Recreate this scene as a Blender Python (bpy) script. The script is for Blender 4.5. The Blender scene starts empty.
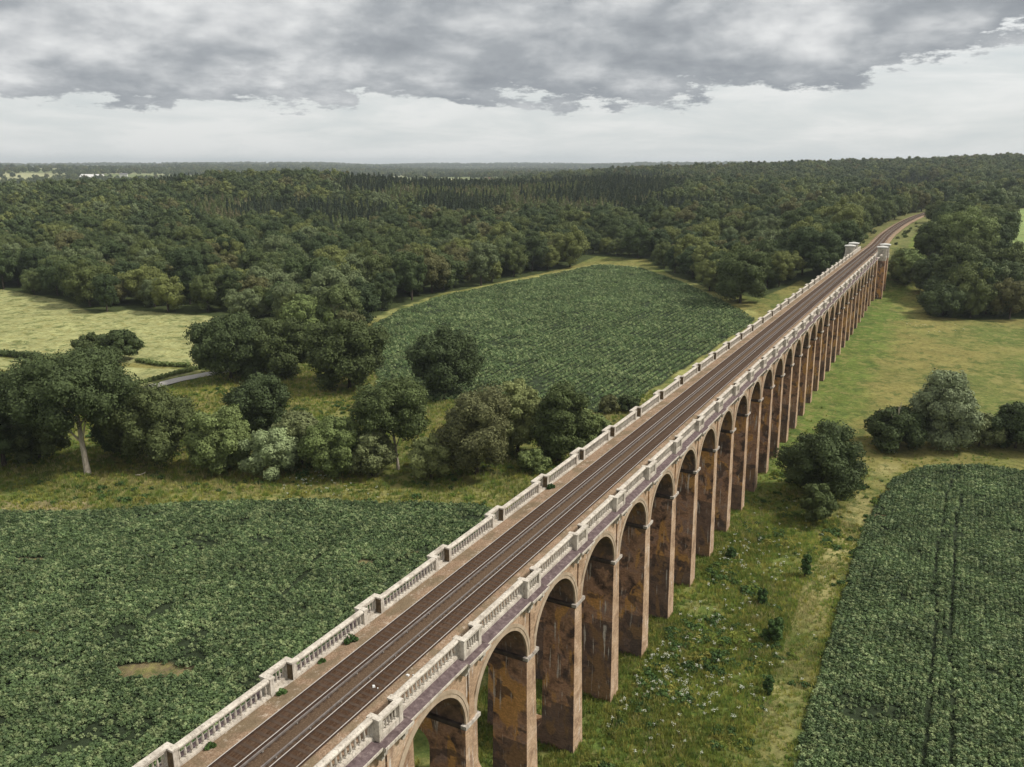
import bpy, math, random
import numpy as np
from math import radians, sin, cos, pi
RNG = np.random.default_rng(11)
random.seed(5)
scene = bpy.context.scene
DENOISE=True
COL = scene.collection

# ------------------------------------------------------------------ camera numbers
F_PX, PITCH, YAW, CX, CZ = 833.4, 0.2585, 0.4926, 35.64, 36.89
SY, CY = sin(YAW), cos(YAW)
def uw(u, w):                      # forward / right distances from the drone -> world x, y
    return CX + w*CY - u*SY, w*SY + u*CY
def to_uw(x, y):
    dx = x - CX
    return -dx*SY + y*CY, dx*CY + y*SY

# ------------------------------------------------------------------ helpers
def link(o, parent=None):
    COL.objects.link(o)
    if parent is not None: o.parent = parent
    return o
def tag(o, label=None, cat=None, group=None, kind=None):
    if label: o['label'] = label
    if cat: o['category'] = cat
    if group: o['group'] = group
    if kind: o['kind'] = kind
    return o
def empty(name, loc=(0,0,0), rz=0):
    o = bpy.data.objects.new(name, None); o.location = loc; o.rotation_euler = (0,0,rz)
    o.empty_display_size = 1
    return link(o)
def npmesh(name, V, F, mats=(), midx=None, smooth=False, tri=False):
    """V (n,3); F (m,4) quads or (m,3)"""
    V = np.asarray(V, dtype=np.float32); F = np.asarray(F, dtype=np.int32)
    me = bpy.data.meshes.new(name)
    k = F.shape[1]
    me.vertices.add(len(V)); me.vertices.foreach_set('co', V.ravel())
    me.loops.add(F.size); me.loops.foreach_set('vertex_index', F.ravel())
    me.polygons.add(len(F))
    me.polygons.foreach_set('loop_start', np.arange(0, F.size, k, dtype=np.int32))
    me.polygons.foreach_set('loop_total', np.full(len(F), k, dtype=np.int32))
    for m in mats: me.materials.append(m)
    if midx is not None: me.polygons.foreach_set('material_index', np.asarray(midx, dtype=np.int32))
    me.polygons.foreach_set('use_smooth', np.full(len(F), smooth, dtype=bool))
    me.update(calc_edges=True)
    return me
class MB:
    """collects quads"""
    def __init__(s): s.V=[]; s.F=[]; s.M=[]; s.n=0
    def quads(s, V, F, m=0):
        V=np.asarray(V,float).reshape(-1,3); F=np.asarray(F,int).reshape(-1,4)
        s.V.append(V); s.F.append(F+s.n); s.M.append(np.full(len(F),m)); s.n+=len(V)
    def box(s, x0,x1,y0,y1,z0,z1,m=0,mt=None):
        V=[(x0,y0,z0),(x1,y0,z0),(x1,y1,z0),(x0,y1,z0),(x0,y0,z1),(x1,y0,z1),(x1,y1,z1),(x0,y1,z1)]
        s.quads(V,[(0,3,2,1),(0,1,5,4),(1,2,6,5),(2,3,7,6),(3,0,4,7)],m)
        s.quads(V[4:],[(0,1,2,3)],m if mt is None else mt)
    def loft(s, rings, m=0, cap=True, closed=True):
        R=np.asarray(rings,float); a,b=R.shape[:2]
        F=[]
        for i in range(a-1):
            for j in range(b if closed else b-1):
                k=(j+1)%b
                F.append((i*b+j,i*b+k,(i+1)*b+k,(i+1)*b+j))
        s.quads(R.reshape(-1,3),F,m)
        if cap and b==4:
            s.quads(R[0],[(3,2,1,0)],m); s.quads(R[-1],[(0,1,2,3)],m)
    def tube(s, pts, rad, n=6, m=0):
        pts=np.asarray(pts,float); rings=[]
        for i,p in enumerate(pts):
            d=pts[min(i+1,len(pts)-1)]-pts[max(i-1,0)]; d/=np.linalg.norm(d)+1e-9
            a=np.cross(d,(0.3,0.9,0.1)); a/=np.linalg.norm(a); b=np.cross(d,a)
            t=np.arange(n)*2*pi/n
            rings.append(p+rad[i]*(np.cos(t)[:,None]*a+np.sin(t)[:,None]*b))
        s.loft(rings,m,cap=False)
    def mesh(s, name, mats, smooth=False):
        return npmesh(name, np.concatenate(s.V), np.concatenate(s.F), mats, np.concatenate(s.M), smooth)
    def build(s, name, mats, parent=None, smooth=False):
        if not isinstance(mats,(list,tuple)): mats=[mats]
        return link(bpy.data.objects.new(name, s.mesh(name,mats,smooth)), parent)

# ------------------------------------------------------------------ node helpers
def new_mat(name, rough=0.8, spec=0.3):
    m=bpy.data.materials.new(name); m.use_nodes=True
    nt=m.node_tree; b=nt.nodes['Principled BSDF']
    b.inputs['Roughness'].default_value=rough; b.inputs['Specular IOR Level'].default_value=spec
    return m,nt,b
class N:
    def __init__(s,nt): s.nt=nt
    def node(s,t,**kw):
        n=s.nt.nodes.new(t)
        for k,v in kw.items(): setattr(n,k,v)
        return n
    def put(s,inp,v):
        if hasattr(v,'is_output'): s.nt.links.new(v,inp)
        elif v is not None: inp.default_value=v
    def noise(s,vec,scale,detail=4,rough=.55,dist=0):
        n=s.node('ShaderNodeTexNoise'); s.put(n.inputs['Vector'],vec)
        n.inputs['Scale'].default_value=scale; n.inputs['Detail'].default_value=detail
        n.inputs['Roughness'].default_value=rough; n.inputs['Distortion'].default_value=dist
        return n.outputs['Fac']
    def math(s,op,a,b=None,c=None,clamp=False):
        n=s.node('ShaderNodeMath',operation=op,use_clamp=clamp)
        s.put(n.inputs[0],a)
        if b is not None: s.put(n.inputs[1],b)
        if c is not None: s.put(n.inputs[2],c)
        return n.outputs[0]
    def ramp(s,fac,stops,interp='LINEAR'):
        n=s.node('ShaderNodeValToRGB'); s.put(n.inputs[0],fac); cr=n.color_ramp; cr.interpolation=interp
        while len(cr.elements)<len(stops): cr.elements.new(.5)
        for e,(p,c) in zip(cr.elements,stops):
            e.position=p; e.color=(c if isinstance(c,(tuple,list)) else (c,c,c))[:3]+(1,) if isinstance(c,(tuple,list)) else (c,c,c,1)
        return n.outputs[0]
    def step(s,fac,a,b):
        n=s.node('ShaderNodeMapRange',interpolation_type='SMOOTHSTEP'); s.put(n.inputs[0],fac)
        n.inputs[1].default_value=a; n.inputs[2].default_value=b
        return n.outputs[0]
    def mix(s,f,a,b,mode='MIX'):
        n=s.node('ShaderNodeMix',data_type='RGBA',blend_type=mode)
        s.put(n.inputs[0],f)
        for i,v in ((6,a),(7,b)):
            if hasattr(v,'is_output'): s.nt.links.new(v,n.inputs[i])
            else: n.inputs[i].default_value=tuple(v)[:3]+(1,)
        return n.outputs[2]
    def scale(s,vec,x,y,z,off=(0,0,0)):
        n=s.node('ShaderNodeMapping'); s.put(n.inputs[0],vec)
        n.inputs['Scale'].default_value=(x,y,z); n.inputs['Location'].default_value=off
        return n.outputs[0]
    def bump(s,h,strength,dist=.1):
        n=s.node('ShaderNodeBump'); n.inputs['Strength'].default_value=strength; n.inputs['Distance'].default_value=dist
        s.put(n.inputs['Height'],h); return n.outputs[0]
    def pos(s): return s.node('ShaderNodeNewGeometry').outputs['Position']

# ------------------------------------------------------------------ foliage materials
def foliage(name, cols, trans=.16, noise_scale=.35, var=1.0, rough=.7, spec=.15):
    m,nt,b=new_mat(name,rough,spec); n=N(nt)
    oi=n.node('ShaderNodeObjectInfo').outputs['Random']
    base=n.ramp(oi,[(i/len(cols),c) for i,c in enumerate(cols)],'CONSTANT')
    p=n.pos()
    f=n.noise(p,noise_scale,3,.6)
    g=n.noise(p,noise_scale*9,2,.6)
    k=n.math('MULTIPLY_ADD',f,1.5*var,1.05-.75*var); k2=n.math('MULTIPLY_ADD',g,1.3*var,1.05-.65*var)
    k=n.math('MULTIPLY',k,k2)
    cc=n.node('ShaderNodeCombineColor'); 
    for i in range(3): n.put(cc.inputs[i],k)
    col=n.mix(1.0,base,cc.outputs[0],'MULTIPLY')
    n.put(b.inputs['Base Color'],col)
    if trans:
        t=n.node('ShaderNodeBsdfTranslucent'); n.put(t.inputs[0],col)
        mx=n.node('ShaderNodeMixShader'); mx.inputs[0].default_value=trans
        nt.links.new(b.outputs[0],mx.inputs[1]); nt.links.new(t.outputs[0],mx.inputs[2])
        nt.links.new(mx.outputs[0],nt.nodes['Material Output'].inputs[0])
    return m
M={}
M['oak']=foliage('oak_leaves',[(.075,.096,.034),(.095,.116,.042),(.085,.110,.038)])
M['dark']=foliage('dark_leaves',[(.060,.082,.032),(.070,.094,.036)])
M['mid']=foliage('mid_leaves',[(.145,.185,.062),(.16,.20,.070)])
M['willow']=foliage('silver_leaves',[(.23,.28,.135),(.24,.29,.14)])
M['grey_olive']=foliage('grey_olive_leaves',[(.20,.235,.125),(.21,.245,.13)])
M['olive']=foliage('olive_leaves',[(.155,.175,.075),(.165,.18,.08)])
M['yellow']=foliage('yellow_green_leaves',[(.21,.235,.090),(.22,.245,.095)])
M['brownish']=foliage('brown_green_leaves',[(.120,.128,.054),(.125,.13,.056)])
M['wood']=foliage('mixed_wood_leaves',var=.55,cols=[(.060,.082,.030),(.100,.122,.040),(.068,.095,.034),(.155,.175,.055),(.075,.100,.036),(.125,.125,.050),(.052,.075,.030),(.110,.138,.050),(.082,.108,.040),(.135,.165,.075),(.062,.088,.034),(.090,.112,.038)])
M['conifer']=foliage('conifer_needles',[(.030,.045,.025),(.048,.066,.032),(.036,.052,.026),(.070,.085,.038)],trans=.08)
M['larch']=foliage('larch_needles',[(.12,.15,.055),(.15,.165,.065),(.11,.14,.052),(.16,.15,.075)],trans=.1)
M['crop']=foliage('crop_leaves',[(.088,.132,.052),(.118,.168,.068),(.066,.102,.042),(.19,.235,.105)],noise_scale=.12,rough=.55,spec=.22)
M['crop2']=foliage('crop_leaves_lighter',[(.122,.180,.070),(.155,.215,.088),(.096,.146,.058),(.24,.295,.13)],noise_scale=.12,rough=.55,spec=.22)
M['grass']=foliage('grass_blades',trans=.45,cols=[(.14,.205,.044),(.23,.255,.058),(.18,.23,.05),(.31,.30,.08)],noise_scale=.1)
M['straw']=foliage('dry_grass_blades',trans=.45,cols=[(.30,.29,.11),(.38,.34,.16),(.24,.26,.09)],noise_scale=.15)
M['weed']=foliage('weed_leaves',[(.055,.10,.030),(.07,.12,.035)])
def flower_mat():
    m,nt,b=new_mat('cow_parsley_flowers',.8,.1); b.inputs['Base Color'].default_value=(.72,.74,.62,1); return m
M['flower']=flower_mat()
def bark(name,c0,c1):
    m,nt,b=new_mat(name,.9,.1); n=N(nt)
    f=n.noise(n.scale(n.pos(),3,3,.6),1.5,5,.65)
    n.put(b.inputs['Base Color'],n.ramp(f,[(.35,c0),(.65,c1)])); n.put(b.inputs['Normal'],n.bump(f,.5)); return m
M['bark']=bark('bark',(.035,.027,.020),(.11,.09,.07))
M['pale_bark']=bark('pale_bark',(.30,.25,.19),(.62,.55,.45))

# ------------------------------------------------------------------ terrain
CTRL=[]
for x,y,z in [(5,80,-24.9),(5,100,-25.3),(5,150,-25.4),(5,200,-24.8),(-110,85,-25.3),(-60,130,-25.3),(-100,190,-25.3),(50,90,-25.3),
  (50,190,-25.2),(-215,140,-25),(-40,190,-25.2),(26,134,-25.3),(110,110,-25.2),(-260,60,-24),(-80,30,-25.3),(-130,-60,-23),(-40,60,-25.2),
  (0,45,-21),(0,15,-11),(0,-20,-1),(40,-30,-3),(-30,-30,-3),(70,10,-18),(60,50,-25),(-35,20,-22),(5,244,-22.8),(5,300,-21.2),(5,350,-19.6),(8,393,-15.5),
  (60,400,-17),(60,300,-21.5),(130,300,-21),(-30,320,-22.5),(-60,400,-18),(-150,450,-18.5),(-170,250,-23),(-350,230,-21),(-90,330,-21.5),
  (0,436,-1.2),(-12,440,-2),(12,440,-2),(0,500,-.9),(0,560,-.8),(2,640,-.8),(6,720,-.8),(16,800,-.6),(-45,450,-12),(60,450,-9),(45,560,-3),(-50,560,-6),(-15,600,-1.4),(20,600,-1.2),(160,420,-8),(150,520,4)]:
    CTRL.append((x,y,z))
for u,w,z in [(700,-500,-9),(700,-200,-9),(700,0,-8),(700,150,-5),(950,-700,-4),(950,-500,0),(950,-300,11),(950,-200,12),(950,-100,4),(950,20,2),(950,110,8),(950,200,6),
  (1300,-800,-24),(1300,-400,-22),(1300,-150,-20),(1300,0,-12),(1300,150,-2),(1500,90,5),(1500,190,12),(1500,326,17),(1500,500,21),(1500,675,26),(1500,890,35),(1600,1200,38),
  (1100,400,0),(1100,560,8),(1000,800,20),(700,420,3),(600,500,2),(520,-420,-19),(1800,600,20),(1900,0,-20),(1900,-800,-26),(2000,1100,25),(-300,0,-5),(-300,400,0),(0,500,-18),(0,-500,-18),(0,900,5),(500,-900,-22)]:
    CTRL.append((*uw(u,w),z))
CTRL=np.array(CTRL,float)
def _tps():
    P=CTRL[:,:2]/300.; n=len(P)
    d=np.linalg.norm(P[:,None]-P[None],axis=2)
    K=np.sqrt(d*d+.003)*-1.0
    K=K+np.eye(n)*1e-3*-1
    A=np.zeros((n+1,n+1)); A[:n,:n]=K; A[:n,n]=1; A[n,:n]=1
    return np.linalg.solve(A,np.append(CTRL[:,2],0)),P
TW,TP=_tps()
def sstep(a,b,x):
    t=np.clip((x-a)/(b-a),0,1); return t*t*(3-2*t)
def vnoise(x,y,seed=0):          # smooth value noise
    xi=np.floor(x).astype(np.int64); yi=np.floor(y).astype(np.int64); fx=x-xi; fy=y-yi
    fx=fx*fx*(3-2*fx); fy=fy*fy*(3-2*fy)
    def h(a,b):
        n=(a*374761393+b*668265263+seed*974634777)&0x7fffffff
        n=((n^(n>>13))*1274126177)&0x7fffffff
        return ((n^(n>>16))&0xffff)/65535.
    return (h(xi,yi)*(1-fx)+h(xi+1,yi)*fx)*(1-fy)+(h(xi,yi+1)*(1-fx)+h(xi+1,yi+1)*fx)*fy
def fbm(x,y,seed=0,o=3):
    s=0;a=.5;t=0
    for i in range(o): s=s+a*vnoise(x*2**i,y*2**i,seed+i); t+=a; a*=.5
    return s/t
def height(x,y):
    x=np.atleast_1d(np.asarray(x,float)); y=np.atleast_1d(np.asarray(y,float))
    out=np.empty(x.shape)
    for i in range(0,x.size,40000):
        a=np.c_[x.ravel()[i:i+40000],y.ravel()[i:i+40000]]/300.
        d2=((a[:,None,:]-TP[None])**2).sum(2)
        out.ravel()[i:i+40000]=-(np.sqrt(d2+.003)@TW[:-1])+TW[-1]
    out=np.clip(out,-30,60)
    r=np.hypot(x-CX,y)
    far=-52+92*fbm(x/1900+7,y/1900+3,5,3)**1.25+ sstep(4500,11000,r)*10
    t=sstep(1750,2700,r)
    out=out*(1-t)+far*t
    return out
def ground_z(x,y): return float(height(x,y)[0])
def ray(px,py):
    a=(px-512)/F_PX; b=(383.5-py)/F_PX
    Fw=cos(PITCH)+b*sin(PITCH); U=-sin(PITCH)+b*cos(PITCH)
    return a*CY-Fw*SY, a*SY+Fw*CY, U
def at(px,py,dz=0):
    """where the line of sight through a picture point meets the ground"""
    D=ray(px,py); t=40.; ts=np.geomspace(40,9000,1500)
    X=CX+D[0]*ts; Y=D[1]*ts; Z=CZ+D[2]*ts
    g=height(X,Y)+dz; k=np.argmax(Z<g)
    if k==0: k=len(ts)-1
    g0=Z[k-1]-g[k-1]; g1=Z[k]-g[k]; f=g0/(g0-g1+1e-9)
    t=ts[k-1]+(ts[k]-ts[k-1])*f
    return CX+D[0]*t, D[1]*t
def poly(pts): return np.array([at(*p) for p in pts])
def inside(P,x,y):
    c=np.zeros(np.shape(x),bool); j=len(P)-1
    for i in range(len(P)):
        xi,yi=P[i]; xj,yj=P[j]
        if yi!=yj:
            c^=((yi>y)!=(yj>y))&(x<(xj-xi)*(y-yi)/(yj-yi)+xi)
        j=i
    return c
def track_x(y):
    y=np.asarray(y,float)
    return -1.5*sstep(415,500,y)*(1-sstep(500,640,y)*.7)+np.where(y>560,(y-560)**2/3400.,0)

P_hay=poly([(-150,278),(0,289),(60,300),(95,314),(130,310),(225,317),(262,331),(215,352),(205,368),(170,365),(100,362),(0,352),(-160,345)])
P_hay2=poly([(-160,352),(0,358),(100,366),(180,369),(205,371),(160,380),(130,392),(60,384),(0,368),(-160,362)])
P_mid=poly([(374,394),(378,380),(364,330),(400,311),(440,297),(520,281),(580,269),(600,265),(640,268),(690,286),(735,308),(756,320),(700,358),(640,398),(598,414),(560,400),(480,398),(420,402)])
P_left=np.array([at(480,505),at(330,502),at(200,503),at(100,511),at(0,513),at(-200,520),(-150,20),(-60,-25),(-22,30),(-16,60),(-14,100),(-18,118)])
P_right=poly([(975,466),(925,466),(893,480),(872,510),(852,560),(832,630),(812,700),(795,767),(770,870),(1300,870),(1300,480),(1024,472)])
P_path=poly([(880,462),(905,462),(880,490),(862,530),(845,575),(822,640),(800,720),(788,767),(750,767),(764,700),(785,640),(806,580),(832,540),(850,500)])
P_rfield=poly([(1003,262),(1005,213),(1024,208),(1120,205),(1120,262)])
P_rclear=poly([(998,262),(996,298),(1300,302),(1300,262)])
P_dist=poly([(872,190),(880,183),(945,181),(950,190)])
P_woodedge=poly([(-300,270),(-150,279),(0,290),(60,301),(95,314),(130,310),(225,317),(262,332),(300,341),(345,341),(362,326),(400,309),(440,294),(520,278),(570,267),(596,256),(645,259),(672,276),(700,290),(760,298),(800,280)])
def corridor(x,y):  return np.abs(x-track_x(y))
WOOD_FRONT=np.vstack([P_woodedge, [(-11,378),(-12,440),(-14,520),(-11,600),(-2,700),(30,800),(60,900)], [uw(1750,400),uw(1900,-900),uw(900,-1100),(-900,300)]])
P_rwood=np.vstack([[(14,425)],poly([(893,275),(905,292),(918,303),(930,316),(970,320),(1024,319),(1120,318),(1300,315)]),[uw(900,900),uw(1750,1300),uw(1750,400)],[(78,900),(60,800),(27,700),(13,600),(9,520),(12,460)]])
P_con=poly([(330,203),(400,189),(520,187),(650,182),(690,196),(640,212),(560,226),(470,226),(400,216)])
def is_wood(x,y):
    w=inside(WOOD_FRONT,x,y)|inside(P_rwood,x,y)
    w&=~inside(P_hay,x,y)&~inside(P_mid,x,y)&~inside(P_rfield,x,y)&~inside(P_dist,x,y)&~inside(P_rclear,x,y)
    lim=np.where(y>378,np.where(x<track_x(y),9.5,8.5),14.)
    w&=~((corridor(x,y)<lim)&(y<900))
    w&=~((y>378)&(y<716)&(x>track_x(y))&(x<CX-27.6*y/720+5.5))
    w&=~((np.abs(x)<14)&(y<400))
    return w

# bare earth patches in crops  (centre, radii, angle)
BARE=[]
for px,py,a,b in [(155,672,5,1.6),(140,668,3,1.2),(28,634,2.4,.7),(365,563,1.6,1.0),(30,560,2.5,.5),(880,516,1.5,.8),(415,553,1.3,.7),(70,600,1.6,.4),(118,560,1.4,.5)]:
    X,Y=at(px,py); BARE.append((X,Y,a,b))
def bare(x,y):
    m=np.full(np.shape(x),9.)
    for X,Y,a,b in BARE:
        dx=(x-X); dy=(y-Y)
        u=-dx*SY+dy*CY; w=dx*CY+dy*SY
        m=np.minimum(m,(w/a)**2+(u/b)**2+ (vnoise(x*1.1,y*1.1,3)-.5)*1.5)
    return m
def seg_d(P,x,y):
    m=np.full(np.shape(x),1e9)
    for a,b in zip(P[:-1],P[1:]):
        dx,dy=b[0]-a[0],b[1]-a[1]; t=np.clip(((x-a[0])*dx+(y-a[1])*dy)/(dx*dx+dy*dy),0,1)
        m=np.minimum(m,np.hypot(x-a[0]-t*dx,y-a[1]-t*dy))
    return m
TRAM=[poly(q) for q in [
  [(925,767),(932,690),(934,620),(937,560),(944,505),(952,482)],[(949,767),(951,700),(952,620),(953,560),(957,520),(962,495)],
  [(270,605),(300,582),(320,556)],[(0,608),(80,585),(150,560),(230,530),(250,519)],[(0,720),(120,690),(220,640),(330,600),(430,545)],[(0,575),(60,550),(200,525),(330,515)],
  [(0,690),(100,650),(160,610),(250,570)]]]
TRW=[.20,.20,.22,.14,.12,.14,.12]

def build_ground():
    def axis(c,h,step,far):
        a=np.arange(c-h,c+h+.1,step); g=[];s=step;p=c+h
        while p<far: s*=1.045; p+=s; g.append(p)
        g=np.array(g)
        return np.concatenate([(2*c-g)[::-1],a,g])
    xs=axis(-40,190,1.0,12500); ys=axis(190,240,1.0,12500)
    X,Y=np.meshgrid(xs,ys); x=X.ravel(); y=Y.ravel()
    z=height(x,y)
    r=np.hypot(x-CX,y)
    z=z+ (vnoise(x/7,y/7,9)-.5)*.35*(r<900)
    # cut the railway formation
    tz=-.62; c=corridor(x,y); on=(y>402)&(y<900)
    k=1-sstep(5.0,9,c); z=np.where(on,z*(1-k)+np.minimum(z,tz)*k,z)
    # keep abutment ground below the deck
    c2=(np.abs(x)<8)&(y<405); z=np.where(c2,np.minimum(z,-3.0),z)
    nx=len(xs); ny=len(ys)
    i=np.arange(nx*ny).reshape(ny,nx)
    F=np.stack([i[:-1,:-1],i[:-1,1:],i[1:,1:],i[1:,:-1]],-1).reshape(-1,4)
    # zone colours
    C=np.zeros((len(x),4)); C[:,3]=1
    meadow=np.array([.115,.142,.040]); rough=np.array([.205,.185,.062]); crop=np.array([.034,.046,.024]); hay=np.array([.30,.305,.135])  # crop: dark soil tone with the shade under the plants painted in
    soil=np.array([.17,.135,.075]); path=np.array([.30,.27,.115]); floor=np.array([.055,.070,.026]); verge=np.array([.15,.145,.06])
    n1=fbm(x/28,y/28,2,4); n2=fbm(x/7,y/7,21,3)
    def lay(mask,col,amt=1.0):
        m=(mask*amt)[:,None]; C[:,:3]=C[:,:3]*(1-m)+np.asarray(col)*m
    C[:,:3]=meadow*(1-sstep(.35,.65,n1))[:,None]+rough*sstep(.35,.65,n1)[:,None]
    # far farmland: patchwork of pastures
    q=fbm(x/420,y/420,31,2); q2=vnoise(x/170,y/170,33); fc=np.array([.16,.20,.09])*(1-sstep(.4,.6,q2))[:,None]+np.array([.38,.38,.22])*sstep(.5,.62,q2)[:,None]
    m=sstep(1500,1900,r)[:,None]; C[:,:3]=C[:,:3]*(1-m)+fc*m
    # greener near the piers
    lay(1-sstep(5,15,np.abs(x-8)+(n2-.5)*12),(.110,.165,.036),.8)
    wood=is_wood(x,y)&(r<1900); lay(wood.astype(float),floor)
    lay(inside(P_hay,x,y)|inside(P_hay2,x,y),1.0*hay)
    hh=inside(P_hay,x,y)|inside(P_hay2,x,y); C[hh,:3]*=(.85+.3*n2[hh])[:,None]
    lay(inside(P_left,x,y).astype(float),crop); lay(inside(P_mid,x,y).astype(float),crop*1.15); lay(inside(P_right,x,y).astype(float),crop)
    b=bare(x,y); lay(((b<1.0)&(inside(P_left,x,y)|inside(P_right,x,y))).astype(float),soil)
    lay(inside(P_path,x,y).astype(float)*sstep(.42,.62,n2*.6+n1*.4),path,.85)
    lay(inside(P_rfield,x,y)|inside(P_dist,x,y),np.array([.24,.32,.12]))
    # straw coloured headlands round the middle field and the left crop
    e=seg_d(np.vstack([P_mid,P_mid[:1]]),x,y); lay(((e<5)&~inside(P_mid,x,y)).astype(float)*sstep(.3,.6,n2),(.30,.30,.11),.8)
    e=seg_d(P_left[:6],x,y); lay(((e<7)&~inside(P_left,x,y)).astype(float)*sstep(.4,.6,n1),(.24,.24,.09),.7)
    s=poly([(-160,508),(0,507),(78,506)]); e=seg_d(s,x,y); lay((e<2.4).astype(float),(.33,.27,.15),.9)
    # verge beside the rails north of the viaduct
    lay(((c<13)&on).astype(float),verge,.8)
    me=npmesh('ground',np.c_[x,y,z],F,[M['ground']],smooth=True)
    at_=me.color_attributes.new('zone','FLOAT_COLOR','POINT'); at_.data.foreach_set('color',C.astype(np.float32).ravel())
    o=link(bpy.data.objects.new('ground',me)); tag(o,kind='structure'); return o
def ground_mat():
    m,nt,b=new_mat('ground',.95,.05); n=N(nt)
    a=n.node('ShaderNodeAttribute',attribute_name='zone').outputs['Color']; p=n.pos()
    f=n.noise(p,.7,8,.78); g=n.noise(n.scale(p,.12,.12,.12),1,6,.7)
    k=n.math('MULTIPLY',n.math('MULTIPLY_ADD',f,2.1,-.05),n.math('MULTIPLY_ADD',g,1.1,.45))
    cc=n.node('ShaderNodeCombineColor')
    for i in range(3): n.put(cc.inputs[i],k)
    col=n.mix(1,a,cc.outputs[0],'MULTIPLY')
    h=n.noise(p,.33,7,.72,.5)
    mk=n.math('MULTIPLY',n.step(h,.48,.62),.75); lum=n.node('ShaderNodeSeparateColor'); n.put(lum.inputs[0],a); mk=n.math('MULTIPLY',mk,n.step(lum.outputs[1],.07,.12))
    col=n.mix(mk,col,(.24,.22,.08)); h2=n.noise(p,.22,8,.78,.4); mk2=n.math('MULTIPLY',n.math('MULTIPLY',n.step(h2,.50,.60),.7),n.step(lum.outputs[1],.07,.12)); col=n.mix(mk2,col,(.055,.088,.024))
    n.put(b.inputs['Base Color'],col); n.put(b.inputs['Normal'],n.bump(f,.8,.5)); return m
M['ground']=ground_mat()
build_ground()

# ------------------------------------------------------------------ stone, brick, metal
def simple_noise(name,c0,c1,sc=3,rough=.8,spec=.3,metal=0):
    m,nt,b=new_mat(name,rough,spec); n=N(nt); f=n.noise(n.pos(),sc,5,.7)
    n.put(b.inputs['Base Color'],n.ramp(f,[(.3,c0),(.7,c1)])); b.inputs['Metallic'].default_value=metal; n.put(b.inputs['Normal'],n.bump(f,.3,.03)); return m
def stone_mat():
    m,nt,b=new_mat('weathered_limestone',.85,.2); n=N(nt); p=n.pos()
    f=n.noise(p,1.1,6,.7); g=n.noise(n.scale(p,6,6,1.2),1,5,.7)
    c=n.ramp(f,[(.30,(.29,.25,.205)),(.48,(.50,.45,.38)),(.7,(.64,.59,.51))])
    c=n.mix(n.math('MULTIPLY',n.step(g,.50,.68),.75),c,(.17,.145,.12))
    l=n.noise(p,5,4,.7); c=n.mix(n.math('MULTIPLY',n.step(l,.54,.68),.6),c,(.20,.175,.14))
    n.put(b.inputs['Base Color'],c); n.put(b.inputs['Normal'],n.bump(f,.4,.05)); return m
M['stone']=stone_mat()
def lichen_mat():
    m,nt,b=new_mat('dark_cornice_top',.9,.1); n=N(nt); p=n.pos()
    f=n.noise(p,2.5,5,.7)
    n.put(b.inputs['Base Color'],n.ramp(f,[(.3,(.070,.050,.050)),(.55,(.135,.100,.100)),(.75,(.27,.22,.20))])); return m
M['lichen']=lichen_mat()
def stain_shade_mat():
    m,nt,b=new_mat('stained_shaded_stone',.9,.1); n=N(nt); f=n.noise(n.pos(),3,5,.7)
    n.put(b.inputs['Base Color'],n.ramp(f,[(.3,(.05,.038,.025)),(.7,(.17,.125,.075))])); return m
M['stain_shade']=stain_shade_mat()  # brown stain with the recess wall's shade mixed into the colour
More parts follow.
